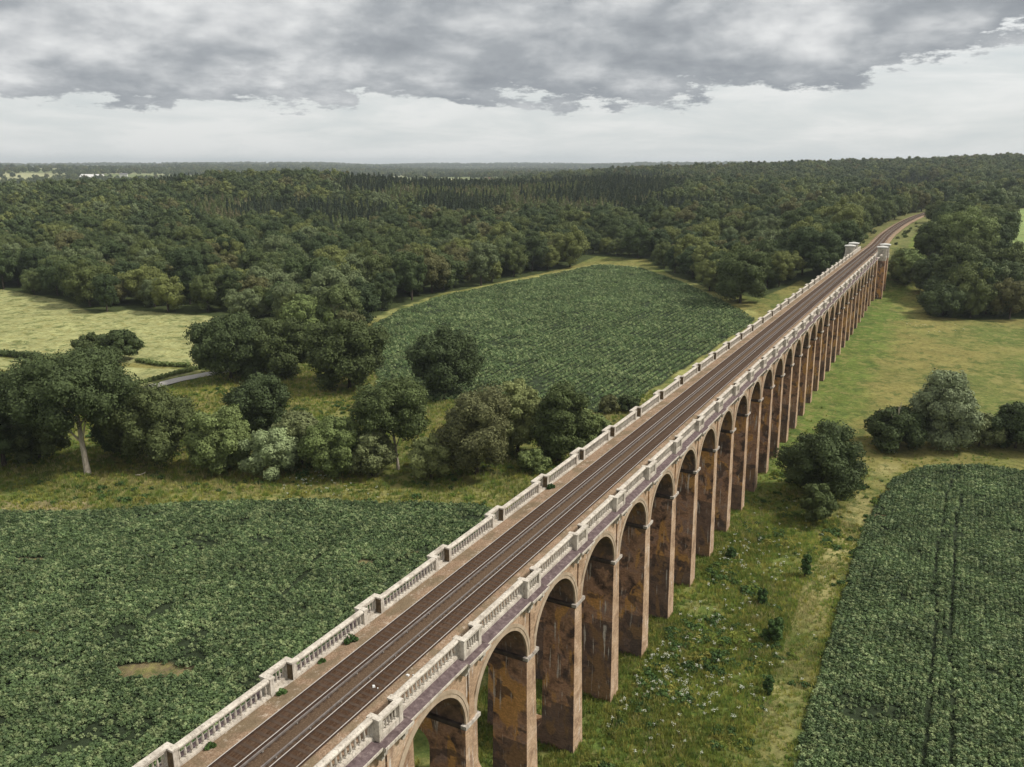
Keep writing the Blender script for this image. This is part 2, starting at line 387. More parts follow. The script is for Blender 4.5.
def brick_mat(name,vault=False):
    m,nt,b=new_mat(name,.9,.12); n=N(nt); p=n.pos()
    geo=n.node('ShaderNodeNewGeometry'); sx=n.node('ShaderNodeSeparateXYZ'); n.put(sx.inputs[0],geo.outputs['Normal'])
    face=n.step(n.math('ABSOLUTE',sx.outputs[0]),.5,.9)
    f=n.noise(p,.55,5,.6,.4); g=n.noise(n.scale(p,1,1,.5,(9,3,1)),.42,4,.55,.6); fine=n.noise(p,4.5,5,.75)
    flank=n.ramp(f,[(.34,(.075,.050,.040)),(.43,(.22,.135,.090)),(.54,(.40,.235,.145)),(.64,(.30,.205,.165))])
    flank=n.mix(n.math('MULTIPLY',n.step(g,.53,.59),.85),flank,(.55,.30,.10))       # orange patches
    g2=n.noise(n.scale(p,1,1,1,(3,13,7)),.5,3,.5,.4)
    flank=n.mix(n.math('MULTIPLY',n.step(g2,.57,.62),.75),flank,(.085,.064,.056))     # soot
    # repaired / damp band with a sharp top, its height different on every pier
    sp=n.node('ShaderNodeSeparateXYZ'); n.put(sp.inputs[0],p)
    cell=n.math('FLOOR',n.math('DIVIDE',n.math('ADD',sp.outputs[1],PIER0),10.8))
    wn=n.node('ShaderNodeTexWhiteNoise',noise_dimensions='1D'); n.put(wn.inputs['W'],cell)
    zt=n.math('MULTIPLY_ADD',wn.outputs['Value'],9.,-24.)
    stp=n.math('MULTIPLY',n.math('FLOOR',n.math('DIVIDE',sp.outputs[0],2.6)),.8)
    band=n.math('LESS_THAN',sp.outputs[2],n.math('ADD',zt,stp))
    flank=n.mix(n.math('MULTIPLY',band,.66),flank,(.105,.080,.070))
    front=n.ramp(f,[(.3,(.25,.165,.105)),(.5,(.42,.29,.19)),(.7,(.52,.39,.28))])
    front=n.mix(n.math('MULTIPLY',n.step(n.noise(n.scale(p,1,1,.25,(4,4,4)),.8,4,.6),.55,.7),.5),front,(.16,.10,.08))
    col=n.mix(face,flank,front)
    # lime streaks
    st=n.noise(n.scale(p,3.2,3.2,.16),1,4,.65); pat=n.noise(n.scale(p,1,1,1,(7,1,2)),.35,2,.5)
    col=n.mix(n.math('MULTIPLY',n.math('MULTIPLY',n.step(st,.57,.66),n.step(pat,.46,.56)),.85),col,(.62,.58,.52))
    fine2=n.noise(n.scale(p,1,1,3.2),2.2,6,.8); k=n.math('MULTIPLY',n.math('MULTIPLY_ADD',fine,1.5,.25),n.math('MULTIPLY_ADD',fine2,1.6,.2)); cc=n.node('ShaderNodeCombineColor')
    for i in range(3): n.put(cc.inputs[i],k)
    col=n.mix(1,col,cc.outputs[0],'MULTIPLY')
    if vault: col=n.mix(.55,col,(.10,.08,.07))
    w=n.node('ShaderNodeTexWave',wave_type='BANDS',bands_direction='Z'); n.put(w.inputs[0],p); w.inputs['Scale'].default_value=2.1; w.inputs['Distortion'].default_value=1.5
    n.put(b.inputs['Base Color'],col)
    n.put(b.inputs['Normal'],n.bump(n.math('ADD',fine,n.math('MULTIPLY',w.outputs['Fac'],.25)),.6,.08)); return m
M['stain_shade2']=simple_noise('grimy_impost_stone',(.17,.14,.12),(.62,.57,.50),2.2,.9,.1)
M['soot']=simple_noise('sooty_impost_brick',(.035,.028,.025),(.12,.095,.08),1.2,.9,.1)
S=10.8; Y0=28.39; PIER0=S/2-Y0+S*10
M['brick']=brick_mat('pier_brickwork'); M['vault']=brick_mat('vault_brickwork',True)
M['railtop']=simple_noise('polished_rail_head',(.42,.38,.34),(.60,.56,.52),4,.35,.5,.3)
M['railside']=simple_noise('rusty_rail_web',(.035,.022,.016),(.08,.045,.028),5)
M['conductor']=simple_noise('conductor_rail_steel',(.12,.10,.09),(.25,.22,.20),3,.5,.4,.2)
M['sleeper']=simple_noise('oily_sleeper',(.038,.023,.014),(.082,.052,.034),3)
M['insul']=simple_noise('grimy_porcelain',(.16,.14,.12),(.3,.27,.24),5)
M['whitebox']=simple_noise('white_plastic',(.62,.62,.6),(.75,.75,.73),5)
M['tarmac']=simple_noise('pale_tarmac',(.30,.28,.26),(.42,.40,.37),1.5,.95,.1)
M['slate']=simple_noise('slate_roof',(.10,.10,.11),(.18,.17,.17),2)
M['render']=simple_noise('white_render',(.62,.61,.58),(.74,.73,.70),1)
M['tile']=simple_noise('clay_tile_roof',(.18,.09,.06),(.28,.15,.10),2)
M['glass']=simple_noise('window_glass',(.03,.035,.04),(.05,.055,.06),1,.15,.6)
def ballast_mat():
    m,nt,b=new_mat('ballast',.95,.1); n=N(nt); p=n.pos()
    uv=n.node('ShaderNodeAttribute',attribute_name='lat').outputs['Fac']
    au=n.math('ABSOLUTE',uv)
    f=n.noise(p,9,5,.8); g=n.noise(p,.35,4,.6); s=n.noise(n.scale(p,2,.12,1),1,3,.6)
    tan=n.ramp(f,[(.3,(.11,.072,.046)),(.5,(.27,.18,.115)),(.72,(.48,.37,.27))])
    tan=n.mix(n.math('MULTIPLY',n.step(g,.42,.6),.65),tan,(.155,.125,.075)); g3=n.noise(p,1.6,5,.75); tan=n.mix(n.math('MULTIPLY',n.step(g3,.56,.68),.6),tan,(.55,.47,.38)); tan=n.mix(n.math('MULTIPLY',n.step(g3,.46,.34),.5),tan,(.13,.09,.06))
    dark=n.ramp(f,[(.3,(.030,.016,.009)),(.55,(.068,.038,.022)),(.75,(.135,.083,.052))])
    mid=n.ramp(f,[(.3,(.055,.036,.022)),(.55,(.125,.085,.055)),(.75,(.23,.165,.115))])
    wob=n.math('MULTIPLY_ADD',s,.5,-.25); aw=n.math('ADD',au,wob)
    inner=n.math('SUBTRACT',1.0,n.step(aw,.5,.85))            # six-foot
    outer=n.step(n.math('ADD',au,n.math('MULTIPLY',wob,.35)),2.42,2.62)
    lon=n.noise(n.scale(p,7,.06,1),1,3,.6); dark=n.mix(n.math('MULTIPLY',n.step(lon,.42,.6),.6),dark,(.11,.072,.048)); big_=n.noise(p,.8,5,.7); dark=n.mix(n.math('MULTIPLY',n.step(big_,.55,.7),.5),dark,(.14,.10,.068)); c=n.mix(outer,dark,tan); c=n.mix(n.math('MULTIPLY',inner,.8),c,mid)
    n.put(b.inputs['Base Color'],c); n.put(b.inputs['Normal'],n.bump(f,1,.06)); return m
M['ballast']=ballast_mat()

# ------------------------------------------------------------------ railway formation
YS=np.concatenate([np.arange(-12,430,2.),np.arange(430,905,5.)])
def sweep_strip(name,offs,zs,mat,attr=None,ys=YS,parent=None):
    tx=track_x(ys); n=len(offs)
    V=[(tx[i]+offs[j],ys[i],zs[j] if not callable(zs) else zs(j,ys[i])) for i in range(len(ys)) for j in range(n)]
    F=[(i*n+j,i*n+j+1,(i+1)*n+j+1,(i+1)*n+j) for i in range(len(ys)-1) for j in range(n-1)]
    me=npmesh(name,V,F,[mat],smooth=False)
    if attr:
        a=me.attributes.new('lat','FLOAT','POINT'); a.data.foreach_set('value',np.tile(np.array(offs,np.float32),len(ys)))
    return link(bpy.data.objects.new(name,me),parent)
offs=[-4.40,-3.75,-3.1,-2.62,-2.3,-1,0,1,2.3,2.62,3.1,3.75,4.40]
o=sweep_strip('ballast',offs,lambda j,y:[-.34,-.30,-.16,-.145,-.175,-.175,-.20,-.175,-.175,-.145,-.16,-.30,-.34][j]-(.0 if y<412 else (0.0 if 0<j<12 else .25)),M['ballast'],True); tag(o,kind='structure')
def sweep_box(mb,x0,x1,z0,z1,y0,y1,m=0,mt=None,step=4.):
    ys=np.arange(y0,y1+.01,step) if y1<430 else np.concatenate([np.array([y0]),np.arange(430,y1,step)])
    ys[-1]=y1 if y1<430 else ys[-1]
    if y0<430: ys=np.concatenate([[y0],np.arange(max(y0,400),y1,step)]) if y1>430 else np.array([y0,y1])
    tx=track_x(ys); R=[[(tx[i]+x0,y,z0),(tx[i]+x1,y,z0),(tx[i]+x1,y,z1),(tx[i]+x0,y,z1)] for i,y in enumerate(ys)]
    n=len(ys); V=np.array(R).reshape(-1,3)
    F=[];Ft=[]
    for i in range(n-1):
        for j in range(4):
            q=(i*4+j,i*4+(j+1)%4,(i+1)*4+(j+1)%4,(i+1)*4+j)
            (Ft if j==2 else F).append(q)
    F.append((3,2,1,0)); F.append(tuple((n-1)*4+k for k in range(4)))
    mb.quads(V,F,m); mb.quads(V,Ft,m if mt is None else mt)
def make_track(cx,label,sgn):
    t=tag(empty('railway_track',(0,-10,0)),label,'railway track','railway tracks across the viaduct')
    for s in (-1,1):
        mb=MB(); x=cx+s*.752; sweep_box(mb,x-.036,x+.036,-.045,0,-10,890,0,1); sweep_box(mb,x-.014,x+.014,-.13,-.047,-10,890,0); sweep_box(mb,x-.07,x+.07,-.155,-.132,-10,890,0)
        mb.V=[v-np.array((0,-10,0)) for v in mb.V]; mb.build('rail',[M['railside'],M['railtop']],t)
    x=cx-sgn*1.16
    mb=MB(); sweep_box(mb,x-.05,x+.05,-.06,.075,-10,890,0,0)
    for y in np.arange(-9,420,3.24): mb.box(x-.07,x+.07,y-.06,y+.06,-.16,-.062,1)
    mb.V=[v-np.array((0,-10,0)) for v in mb.V]; mb.build('conductor_rail',[M['conductor'],M['insul']],t)
    mb=MB(); mb.box(-1.28,1.28,-.13,.13,-.3,-.165); sl=mb.mesh('sleeper',[M['sleeper']])
    ys=np.arange(29,885,.68); near=ys[:100]
    for y in near:
        o=bpy.data.objects.new('sleeper',sl); o.location=(cx,y+10,0); link(o,t)
    mb=MB()
    for y in np.concatenate([np.arange(-9.8,28.6,.68),ys[100:560]]):
        xx=float(track_x(y)); mb.box(cx+xx-1.28,cx+xx+1.28,y-.13,y+.13,-.3,-.165)
    mb.V=[v-np.array((0,-10,0)) for v in mb.V]; o=mb.build('sleepers',[M['sleeper']],t); tag(o,kind='stuff')
make_track(-1.74,'left railway track beside the tan ballast shoulder, pair of steel rails with dark sleepers',-1)
make_track(1.74,'right railway track nearer the open arches, pair of steel rails with dark sleepers',1)

# ------------------------------------------------------------------ viaduct
ZS=-6.85; RAD=4.57; NP=32; YEND=Y0+S*NP
via=tag(empty('railway_viaduct',(0,0,-25)),'long brick railway viaduct with tall arches and pale stone balustrades across the valley','viaduct')
def vobj(name,me,loc,rz=0,parent=via):
    o=bpy.data.objects.new(name,me); o.location=(loc[0],loc[1],loc[2]+25) if parent is via else loc; o.rotation_euler=(0,0,rz); return link(o,parent)
# pier (origin on axis, world z kept)
def pier_mesh():
    mb=MB(); zb=-29.; zt=ZS-.42
    hx=lambda z:5.0+(zt-z)*.018; hy=lambda z:.84+(zt-z)*.023
    ro=1.5; zc=-10.2; zb2=-21.5
    lev=[zb2-ro]+[zb2-ro*cos(a) for a in np.linspace(0,pi/2,8)[1:]]+list(np.linspace(zb2,zc,5)[1:])+[zc+ro*sin(a) for a in np.linspace(0,pi/2,8)[1:]]
    def rin(z):
        if z>zc: return math.sqrt(max(0,ro*ro-(z-zc)**2))+1e-3
        if z<zb2: return math.sqrt(max(0,ro*ro-(zb2-z)**2))+1e-3
        return ro
    for s in (-1,1):
        R=[]
        for z in lev:
            a,b=s*rin(z),s*hx(z); h=hy(z)
            q=[(a,-h,z),(b,-h,z),(b,h,z),(a,h,z)]
            R.append(q if s>0 else q[::-1])
        mb.loft(R,0,cap=False)
    def rect(z): 
        X,h=hx(z),hy(z); return [(-X,-h,z),(X,-h,z),(X,h,z),(-X,h,z)]
    mb.loft([rect(zb),rect(lev[0])],0); mb.loft([rect(lev[-1]),rect(zt)],0)
    return mb.mesh('pier',[M['brick']])
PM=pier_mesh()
mb=MB()
def ringbox(mb,X,h,z0,z1,m=0): mb.box(-X,X,-h,h,z0,z1,m)
ringbox(mb,5.10,.99,ZS-.42,ZS-.16); ringbox(mb,5.2,1.12,ZS-.158,ZS+.06)
IM0=mb.mesh('impost_course',[M['soot']])
IM1={};PIL={}
for s in (-1,1):
    a,b=(4.75,5.27) if s>0 else (-5.27,-4.75)
    mb=MB(); mb.box(a,b,-1.15,1.15,ZS-.24,ZS+.09); IM1[s]=mb.mesh('impost_block',[M['stain_shade2']])
    a,b=(4.9,5.13) if s>0 else (-5.13,-4.9)
    mb=MB(); mb.box(a,b,-.42,.42,ZS+.1,-.93); PIL[s]=mb.mesh('pilaster',[M['brick']])
# arch: vault, rings, spandrels (origin at arch centre)
def arch_meshes():
    A=np.linspace(0,pi,29)
    mb=MB()
    L=[[(x,-RAD*cos(a),ZS+.062+RAD*sin(a)) for x in (-4.98,4.98)] for a in A]
    V=np.array(L).reshape(-1,3); mb.quads(V,[(2*i,2*i+2,2*i+3,2*i+1) for i in range(28)])
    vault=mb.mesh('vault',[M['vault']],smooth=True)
    ring={};span={}
    for s in (-1,1):
        mb=MB()
        for r0,r1,x1 in ((RAD-.01,RAD+.30,5.07),(RAD+.31,RAD+.62,5.11)):
            R=[]
            for a in A:
                q=[(s*4.9,r0),(s*x1,r0),(s*x1,r1),(s*4.9,r1)]
                R.append([(x,-r*cos(a),ZS+.062+r*sin(a)) for x,r in q])
            mb.loft(R,0)
        ring[s]=mb.mesh('arch_ring',[M['ring']])
    zt=-.93
    ysA=[-S/2,-RAD-.001]+[-RAD*cos(a) for a in A[1:-1]]+[RAD+.001,S/2]
    for s in (-1,1):
        V=[]; mb=MB()
        for y in ysA:
            zb=ZS+.062+(math.sqrt(RAD*RAD-y*y) if abs(y)<RAD else 0)
            V+= [(s*5.0,y,zb),(s*5.0,y,zt)]
        n=len(ysA); mb.quads(V,[(2*i,2*i+2,2*i+3,2*i+1) if s>0 else (2*i+1,2*i+3,2*i+2,2*i) for i in range(n-1)])
        span[s]=mb.mesh('spandrel_wall',[M['brick']])
    return vault,ring,span
M['ring']=simple_noise('pale_ring_brick',(.30,.225,.155),(.50,.40,.295),1.3,.9,.1)
VA,RI,SP=arch_meshes()
# balusters
def baluster(mb,x,y,z0,z1,r=.105):
    H=z1-z0; prof=[(0,.9),(.08,.9),(.14,.5),(.30,1.0),(.45,.95),(.75,.5),(.9,.55),(.94,.9),(1,.9)]
    t=np.arange(8)*pi/4+pi/8
    mb.loft([[(x+r*k*cos(a),y+r*k*sin(a),z0+h*H) for a in t] for h,k in prof],0,cap=False)
def panel_mesh(s,L,nb):
    mb=MB(); X=4.60*s
    def bx(c,hw,z0,z1,y0,y1): mb.box(c-hw,c+hw,y0,y1,z0,z1)
    bx(X,.25,-.75,-.20,0,L); bx(X,.19,-.198,-.14,0,L)
    for i in range(nb): baluster(mb,X,(i+.5)*L/nb,-.14,.86,.10)
    bx(X,.20,.86,.97,0,L); 
    R=[]
    for y in (0,L):
        R.append([(X-.27,y,.972),(X+.27,y,.972),(X+.27,y,1.06),(X+.15,y,1.15),(X-.15,y,1.15),(X-.27,y,1.06)])
    R=np.array(R); mb.quads(R.reshape(-1,3),[(j,(j+1)%6,6+(j+1)%6,6+j) for j in range(6)],0)
    mb.quads(R[0],[(0,1,2,5),(5,2,3,4)]); mb.quads(R[1],[(0,5,2,1),(5,4,3,2)])
    return mb.mesh('balustrade',[M['stone']])
PLN=S-2.7
PAN={s:panel_mesh(s,PLN,17) for s in (-1,1)}
def refuge_mesh(s):
    mb=MB()
    def bx(x0,x1,y0,y1,z0,z1,m=0,mt=None):
        a,b=sorted((x0*s,x1*s)); mb.box(a,b,y0,y1,z0,z1,m,mt)
    for y0,y1 in ((-1.35,-.95),(.95,1.35)):
        bx(4.34,5.30,y0,y1,-.75,1.02)                     # side piers
    bx(4.92,5.28,-.948,.948,-.75,-.10); bx(4.95,5.25,-.948,.948,.84,1.02)
    for i in range(5): baluster(mb,5.10*s,-.7+i*.35,-.10,.84,.09)
    # coping, a wide U
    bx(4.29,5.36,-1.40,-.90,1.022,1.16); bx(4.29,5.36,.90,1.40,1.022,1.16); bx(4.87,5.36,-.898,.898,1.022,1.16)
    bx(4.36,4.915,-.948,.948,-.6,-.30)                    # floor
    me=mb.mesh('refuge',[M['stone']])
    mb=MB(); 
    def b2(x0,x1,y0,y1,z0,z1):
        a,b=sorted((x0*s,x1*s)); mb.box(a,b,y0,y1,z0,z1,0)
    b2(4.37,4.90,.935,.9465,-.28,.98)  # thin dark sheet on the far side wall: stain plus painted shade
    if s>0: pass
    return me, mb.mesh('stain_shade_panel',[M['stain_shade']])
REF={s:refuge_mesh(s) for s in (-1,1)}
def cornice_mesh(s):
    mb=MB()
    def prof(y0,y1,xo,m0=0):
        # section: fascia, sloping dark top
        sec=[(4.9,-.93),(xo-.22,-.93),(xo-.12,-.80),(xo,-.78),(xo,-.60),(4.86,-.40),(4.86,-.5)]
        a=np.array([[(x*s,y,z) for x,z in sec] for y in (y0,y1)]); n=len(sec)
        F=[(j,j+1,n+j+1,n+j) for j in range(n-1)]
        for j,f in enumerate(F): mb.quads(a.reshape(-1,3),[f],1 if j==4 else 0)
        for k,(p) in enumerate((a[0],a[1])):
            mb.quads(p[[0,1,2,5]],[(0,1,2,3)],0); mb.quads(p[[2,3,4,5]],[(0,1,2,3)],0)
        a0,b0=sorted(((xo-.06)*s,(xo+.02)*s)); mb.box(a0,b0,y0+.002,y1-.002,-.70,-.585,0)
    prof(1.62,S-1.62,5.78)
    return mb.mesh('cornice',[M['stone'],M['lichen']])
def cornice_step(s):
    mb=MB()
    def bx(x0,x1,y0,y1,z0,z1,m=0,mt=None):
        a,b=sorted((x0*s,x1*s)); mb.box(a,b,y0,y1,z0,z1,m,mt)
    bx(4.9,6.02,-1.618,1.618,-.80,-.56,0,1); bx(4.9,5.72,-1.5,1.5,-.93,-.802,0)
    bx(5.96,6.05,-1.63,1.63,-.72,-.545)
    for y in (-1.2,1.2): 
        bx(5.0,5.66,y-.19,y+.19,-1.5,-.932); bx(5.0,5.42,y-.17,y+.17,-1.95,-1.502)
    return mb.mesh('corbel_ledge',[M['stone'],M['lichen']])
CO={s:(cornice_mesh(s),cornice_step(s)) for s in (-1,1)}
ks=list(range(-3,NP+1))
for k in ks:
    y=Y0+k*S
    if k<NP:
        if k>=-2: pass
    p=vobj('pier',PM,(0,y,0)) if -3<k<=NP-1 else None
    if p is not None:
        vobj('impost_course',IM0,(0,0,0),parent=p); [(vobj('impost_block',IM1[s],(0,0,0),parent=p), vobj('pilaster',PIL[s],(0,0,0),parent=p)) for s in (-1,1)]
    if k<NP:
        yc=y+S/2
        v=vobj('vault',VA,(0,yc,0)); [vobj('spandrel_wall',SP[s],(0,yc,0)) for s in (-1,1)]
        for q in RI.values(): vobj('arch_ring',q,(0,0,0),parent=v)
        for s in (-1,1): 
            vobj('balustrade',PAN[s],(0,y+1.35,0)); vobj('cornice',CO[s][0],(0,y,0))
    if k<=NP-1:
        for s in (-1,1):
            r=vobj('refuge',REF[s][0],(0,y,0)); vobj('stain_shade_panel',REF[s][1],(0,0,0),parent=r); vobj('corbel_ledge',CO[s][1],(0,0,0),parent=r)
# deck slab under the ballast
mb=MB(); mb.box(-4.84,4.84,-12,YEND+32,-.9,-.42); mb.V=[v+np.array((0,0,25.)) for v in mb.V]; mb.build('deck',[M['vault']],via)
# abutments
def abut(y0,y1):
    mb=MB()
    R=[[(-5.9,y0-.25,-30),(5.9,y0-.25,-30),(5.9,y1,-30),(-5.9,y1,-30)],[(-5.25,y0,-.93),(5.25,y0,-.93),(5.25,y1,-.93),(-5.25,y1,-.93)]]
    mb.loft(R,0); 
    for s in (-1,1):
        a,b=sorted((4.9*s,5.85*s)); mb.box(a,b,y0-.2,y1,-.928,-.56,1)
        a,b=sorted((4.36*s,4.84*s)); mb.box(a,b,y0+1.35 if y0>100 else y0,y1,-.558,.95,1); a,b=sorted((4.3*s,4.9*s)); mb.box(a,b,y0+1.36 if y0>100 else y0,y1,.952,1.2,1)
    mb.V=[v+np.array((0,0,25.)) for v in mb.V]; return mb.build('abutment',[M['brick'],M['stone']],via)
YP=YEND+2.0
abut(YEND-1.0,YEND+28); abut(-16,Y0-3*S+1.)
# pavilions: small classical kiosks in pairs
def pavilion(s,y):
    mb=MB(); X=6.3*s; h=1.65
    def bx(x0,x1,y0,y1,z0,z1): mb.box(x0,x1,y0,y1,z0,z1)
    bx(X-h-.15,X+h+.15,-h-.15,h+.15,-2.2,-.3)
    for sx in (-1,1):
        for sy in (-1,1):
            cx,cy=X+sx*(h-.35),sy*(h-.35); bx(cx-.35,cx+.35,cy-.35,cy+.35,-.3,2.9)
    # walls with round-headed openings on each side
    def wall(axis,c):
        for a,b,z0,z1 in ((-1.2,-.62,-.3,2.9),(.62,1.2,-.3,2.9),(-.62,.62,2.2,2.9)):
            if axis=='x': bx(X+a,X+b,c-.12,c+.12,z0,z1)
            else: bx(X+c-.12,X+c+.12,a,b,z0,z1)
    for c in (-h+.2,h-.2): wall('x',c); wall('y',c)
    mbn=mb; mb.V=[v+np.array((0,y,25.)) for v in mb.V]
    o=mb.build('pavilion',[M['stone']],via)
    mb=MB(); mb.loft([[(X-h-.35,y-h-.35,-3),(X+h+.35,y-h-.35,-3),(X+h+.35,y+h+.35,-3),(X-h-.35,y+h+.35,-3)],[(X-h,y-h,22.798),(X+h,y-h,22.798),(X+h,y+h,22.798),(X-h,y+h,22.798)]]); mb.build('pavilion_pier',[M['brick']],o)
    mb=MB(); mb.box(X-h-.18,X+h+.18,y-h-.18,y+h+.18,27.902,28.1); mb.box(X-h-.42,X+h+.42,y-h-.42,y+h+.42,28.102,28.42)
    w=h+.2; mb.loft([[(X-w,y-w,28.42),(X+w,y-w,28.42),(X+w,y+w,28.42),(X-w,y+w,28.42)],[(X-.2,y-.2,28.85),(X+.2,y-.2,28.85),(X+.2,y+.2,28.85),(X-.2,y+.2,28.85)]])
    mb.build('roof',[M['roofstone']],o)
M['roofstone']=simple_noise('lead_grey_stone_roof',(.42,.41,.38),(.58,.57,.53),1.5)
for s in (-1,1):
    for y in (YP+3.2,YP+16): pavilion(s,y)

# weeds growing on the ballast by the left balustrade
def leaf_cloud(n,centers,radii,size,seed,up=.3,flat=1.0):
    r=np.random.default_rng(seed); k=r.integers(0,len(centers),n)
    d=r.normal(size=(n,3)); d/=np.linalg.norm(d,axis=1)[:,None]
    c=np.asarray(centers)[k]; R=np.asarray(radii)[k]
    P=c+d*(R[:,None]*r.uniform(.82,1.12,n)[:,None])*np.array([1,1,flat])
    return P,d
def kites(P,nrm,size,r,jit=.7):
    n=len(P); nn=nrm+r.normal(size=(n,3))*jit; nn/=np.linalg.norm(nn,axis=1)[:,None]
    a=np.cross(nn,r.normal(size=(n,3))); a/=np.linalg.norm(a,axis=1)[:,None]; b=np.cross(nn,a)
    s=size*r.uniform(.6,1.35,n)[:,None]; w=s*r.uniform(.35,.6,n)[:,None]
    V=np.stack([P-a*s*.5,P+b*w-a*s*.05,P+a*s*.5,P-b*w-a*s*.05],1).reshape(-1,3)
    return V,np.arange(4*n).reshape(-1,4)
def ico():
    import bmesh
    out=[]
    for sub in (1,2):
        bm=bmesh.new(); bmesh.ops.create_icosphere(bm,subdivisions=sub,radius=1)
        V=np.array([v.co[:] for v in bm.verts]); F=np.array([[v.index for v in f.verts] for f in bm.faces]); bm.free()
        F=np.c_[F,F[:,2]]  # degenerate quad, fixed below
        out.append((V,F))
    return out
def uvball(nu=9,nv=6):
    V=[];F=[]
    for j in range(nv+1):
        ph=pi*(j+.02)/(nv+.04)
        for i in range(nu): V.append((sin(ph)*cos(2*pi*i/nu),sin(ph)*sin(2*pi*i/nu),cos(ph)))
    for j in range(nv):
        for i in range(nu):
            k=(i+1)%nu; F.append((j*nu+i,(j+1)*nu+i,(j+1)*nu+k,j*nu+k))
    return np.array(V),np.array(F)
BV,BF=uvball()
def crown_arrays(R,Hc,zb,seed,nclump=26,nleaf=5000,leaf=.4,shape='round',core=.62,jit=.38):
    """lumpy crown: clumps over an ellipsoid envelope, leaves over the clumps, a darker gap between"""
    r=np.random.default_rng(seed)
    rz=Hc/2; C=[];RR=[]
    g=(1+5**.5)/2
    for i in range(nclump):
        t=(i+.5)/nclump; ph=math.acos(1-2*t*(.93)) if shape!='tall' else math.acos(1-2*t*.97)
        th=2*pi*i/g+r.uniform(-.5,.5)
        k=r.uniform(.56,.90)
        q=np.array([sin(ph)*cos(th),sin(ph)*sin(th),cos(ph)])
        if shape=='flat': k=r.uniform(.6,.86)
        rad=r.uniform(.19,.36)
        C.append(q*k*np.array([R,R,rz])+np.array([0,0,zb+rz])+r.normal(size=3)*.06*R); RR.append(rad*(R*.62+rz*.38))
    C=np.array(C); RR=np.array(RR)
    C=np.vstack([C,[(0,0,zb+rz)]]); RR=np.append(RR,min(R,rz)*.62)
    w=RR**2; k=r.choice(len(C),nleaf,p=w/w.sum())
    d=r.normal(size=(nleaf,3)); d[:,2]+=.25; d/=np.linalg.norm(d,axis=1)[:,None]
    lump=1+.16*np.sin(d[:,0]*5+k)*np.sin(d[:,1]*6+2*k)+.12*np.sin(d[:,2]*9+k)
    P=C[k]+d*(RR[k]*lump*r.uniform(.80,1.13,nleaf))[:,None]*np.array([1,1,.9])
    keep=P[:,2]>zb*.6+.05; P=P[keep]; d=d[keep]
    V,F=kites(P,d,leaf,r,jit)
    Vs=[V];Fs=[F];n=len(V)
    for c,q in zip(C,RR):
        b=BV*(1+.18*r.normal(size=(len(BV),1)))*q*core; b=b+c; b[:,2]=np.maximum(b[:,2],zb*.8+.1)
        Vs.append(b);Fs.append(BF+n);n+=len(b)
    return np.concatenate(Vs),np.concatenate(Fs),C
def trunk_mb(Ht,R,zb,seed,lean=(0,0),rad=.35,limbs=5,top=None):
    r=np.random.default_rng(seed+99); mb=MB()
    zt=zb+(Ht-zb)*.45 if top is None else top
    pts=[(lean[0]*t+.12*sin(3*t+seed),lean[1]*t,-.4+(zt+.4)*t) for t in np.linspace(0,1,6)]
    mb.tube(pts,[rad*1.35,rad*1.05,rad*.92,rad*.8,rad*.62,rad*.4],8)
    e=np.array(pts[3])
    for i in range(limbs):
        a=2*pi*i/limbs+r.uniform(-.4,.4); q=np.array([cos(a),sin(a),0])*R*.62+np.array([lean[0],lean[1],0])*.7; 
        p0=np.array(pts[2+i%3]); p1=p0*.5+np.array([q[0],q[1],zt])*.5+np.array([0,0,.4]); p2=np.array([q[0],q[1],zb+(Ht-zb)*r.uniform(.4,.7)])
        mb.tube([p0,p1,p2],[rad*.45,rad*.3,rad*.1],5)
    return mb
def tree(px,py,top_y,wpx,kind,label,cat='tree',name='broadleaf_tree',seed=1,trunk=.0,leafk=1.0,lean=(0,0),tr=None,bk='bark',back=.75,clumps=None,group=None,shape='round',dz=0,nl=1.0):
    gx,gy=at(px,py); u=math.hypot(gx-CX,gy)
    dep=to_uw(gx,gy)[0]*cos(PITCH)+ (CZ-ground_z(gx,gy))*sin(PITCH)
    R=wpx/2*dep/F_PX
    ux,uy=(gx-CX)/u,gy/u
    x,y=gx+ux*R*back,gy+uy*R*back
    gz=ground_z(x,y)-.1
    D=ray(px,top_y); dist=math.hypot(x-CX,y); zt=CZ+D[2]/math.hypot(D[0],D[1])*(dist-R*.15)
    H=max(zt-gz,1.2); zb=H*trunk
    leaf=np.clip(.0023*dep,.24,.6)*leafk
    nleaf=int(np.clip(nl*3.4*(4*pi*R*R*.5+2*pi*R*(H-zb))/(leaf*leaf*.5),1500,36000))
    V,F,C=crown_arrays(R,H-zb,zb,seed,clumps or int(np.clip(R*5.5,14,44)),nleaf,leaf,shape)
    V[:,0]+=lean[0]*.6; V[:,1]+=lean[1]*.6
    t=tag(empty(name,(x,y,gz),0),label,cat,group)
    me=npmesh('crown',V,F,[M[kind]]); link(bpy.data.objects.new('crown',me),t)
    trunk_mb(H,R,zb,seed,lean,tr or max(.14,H*.022)).build('trunk',[M[bk]],t,smooth=True)
    return t
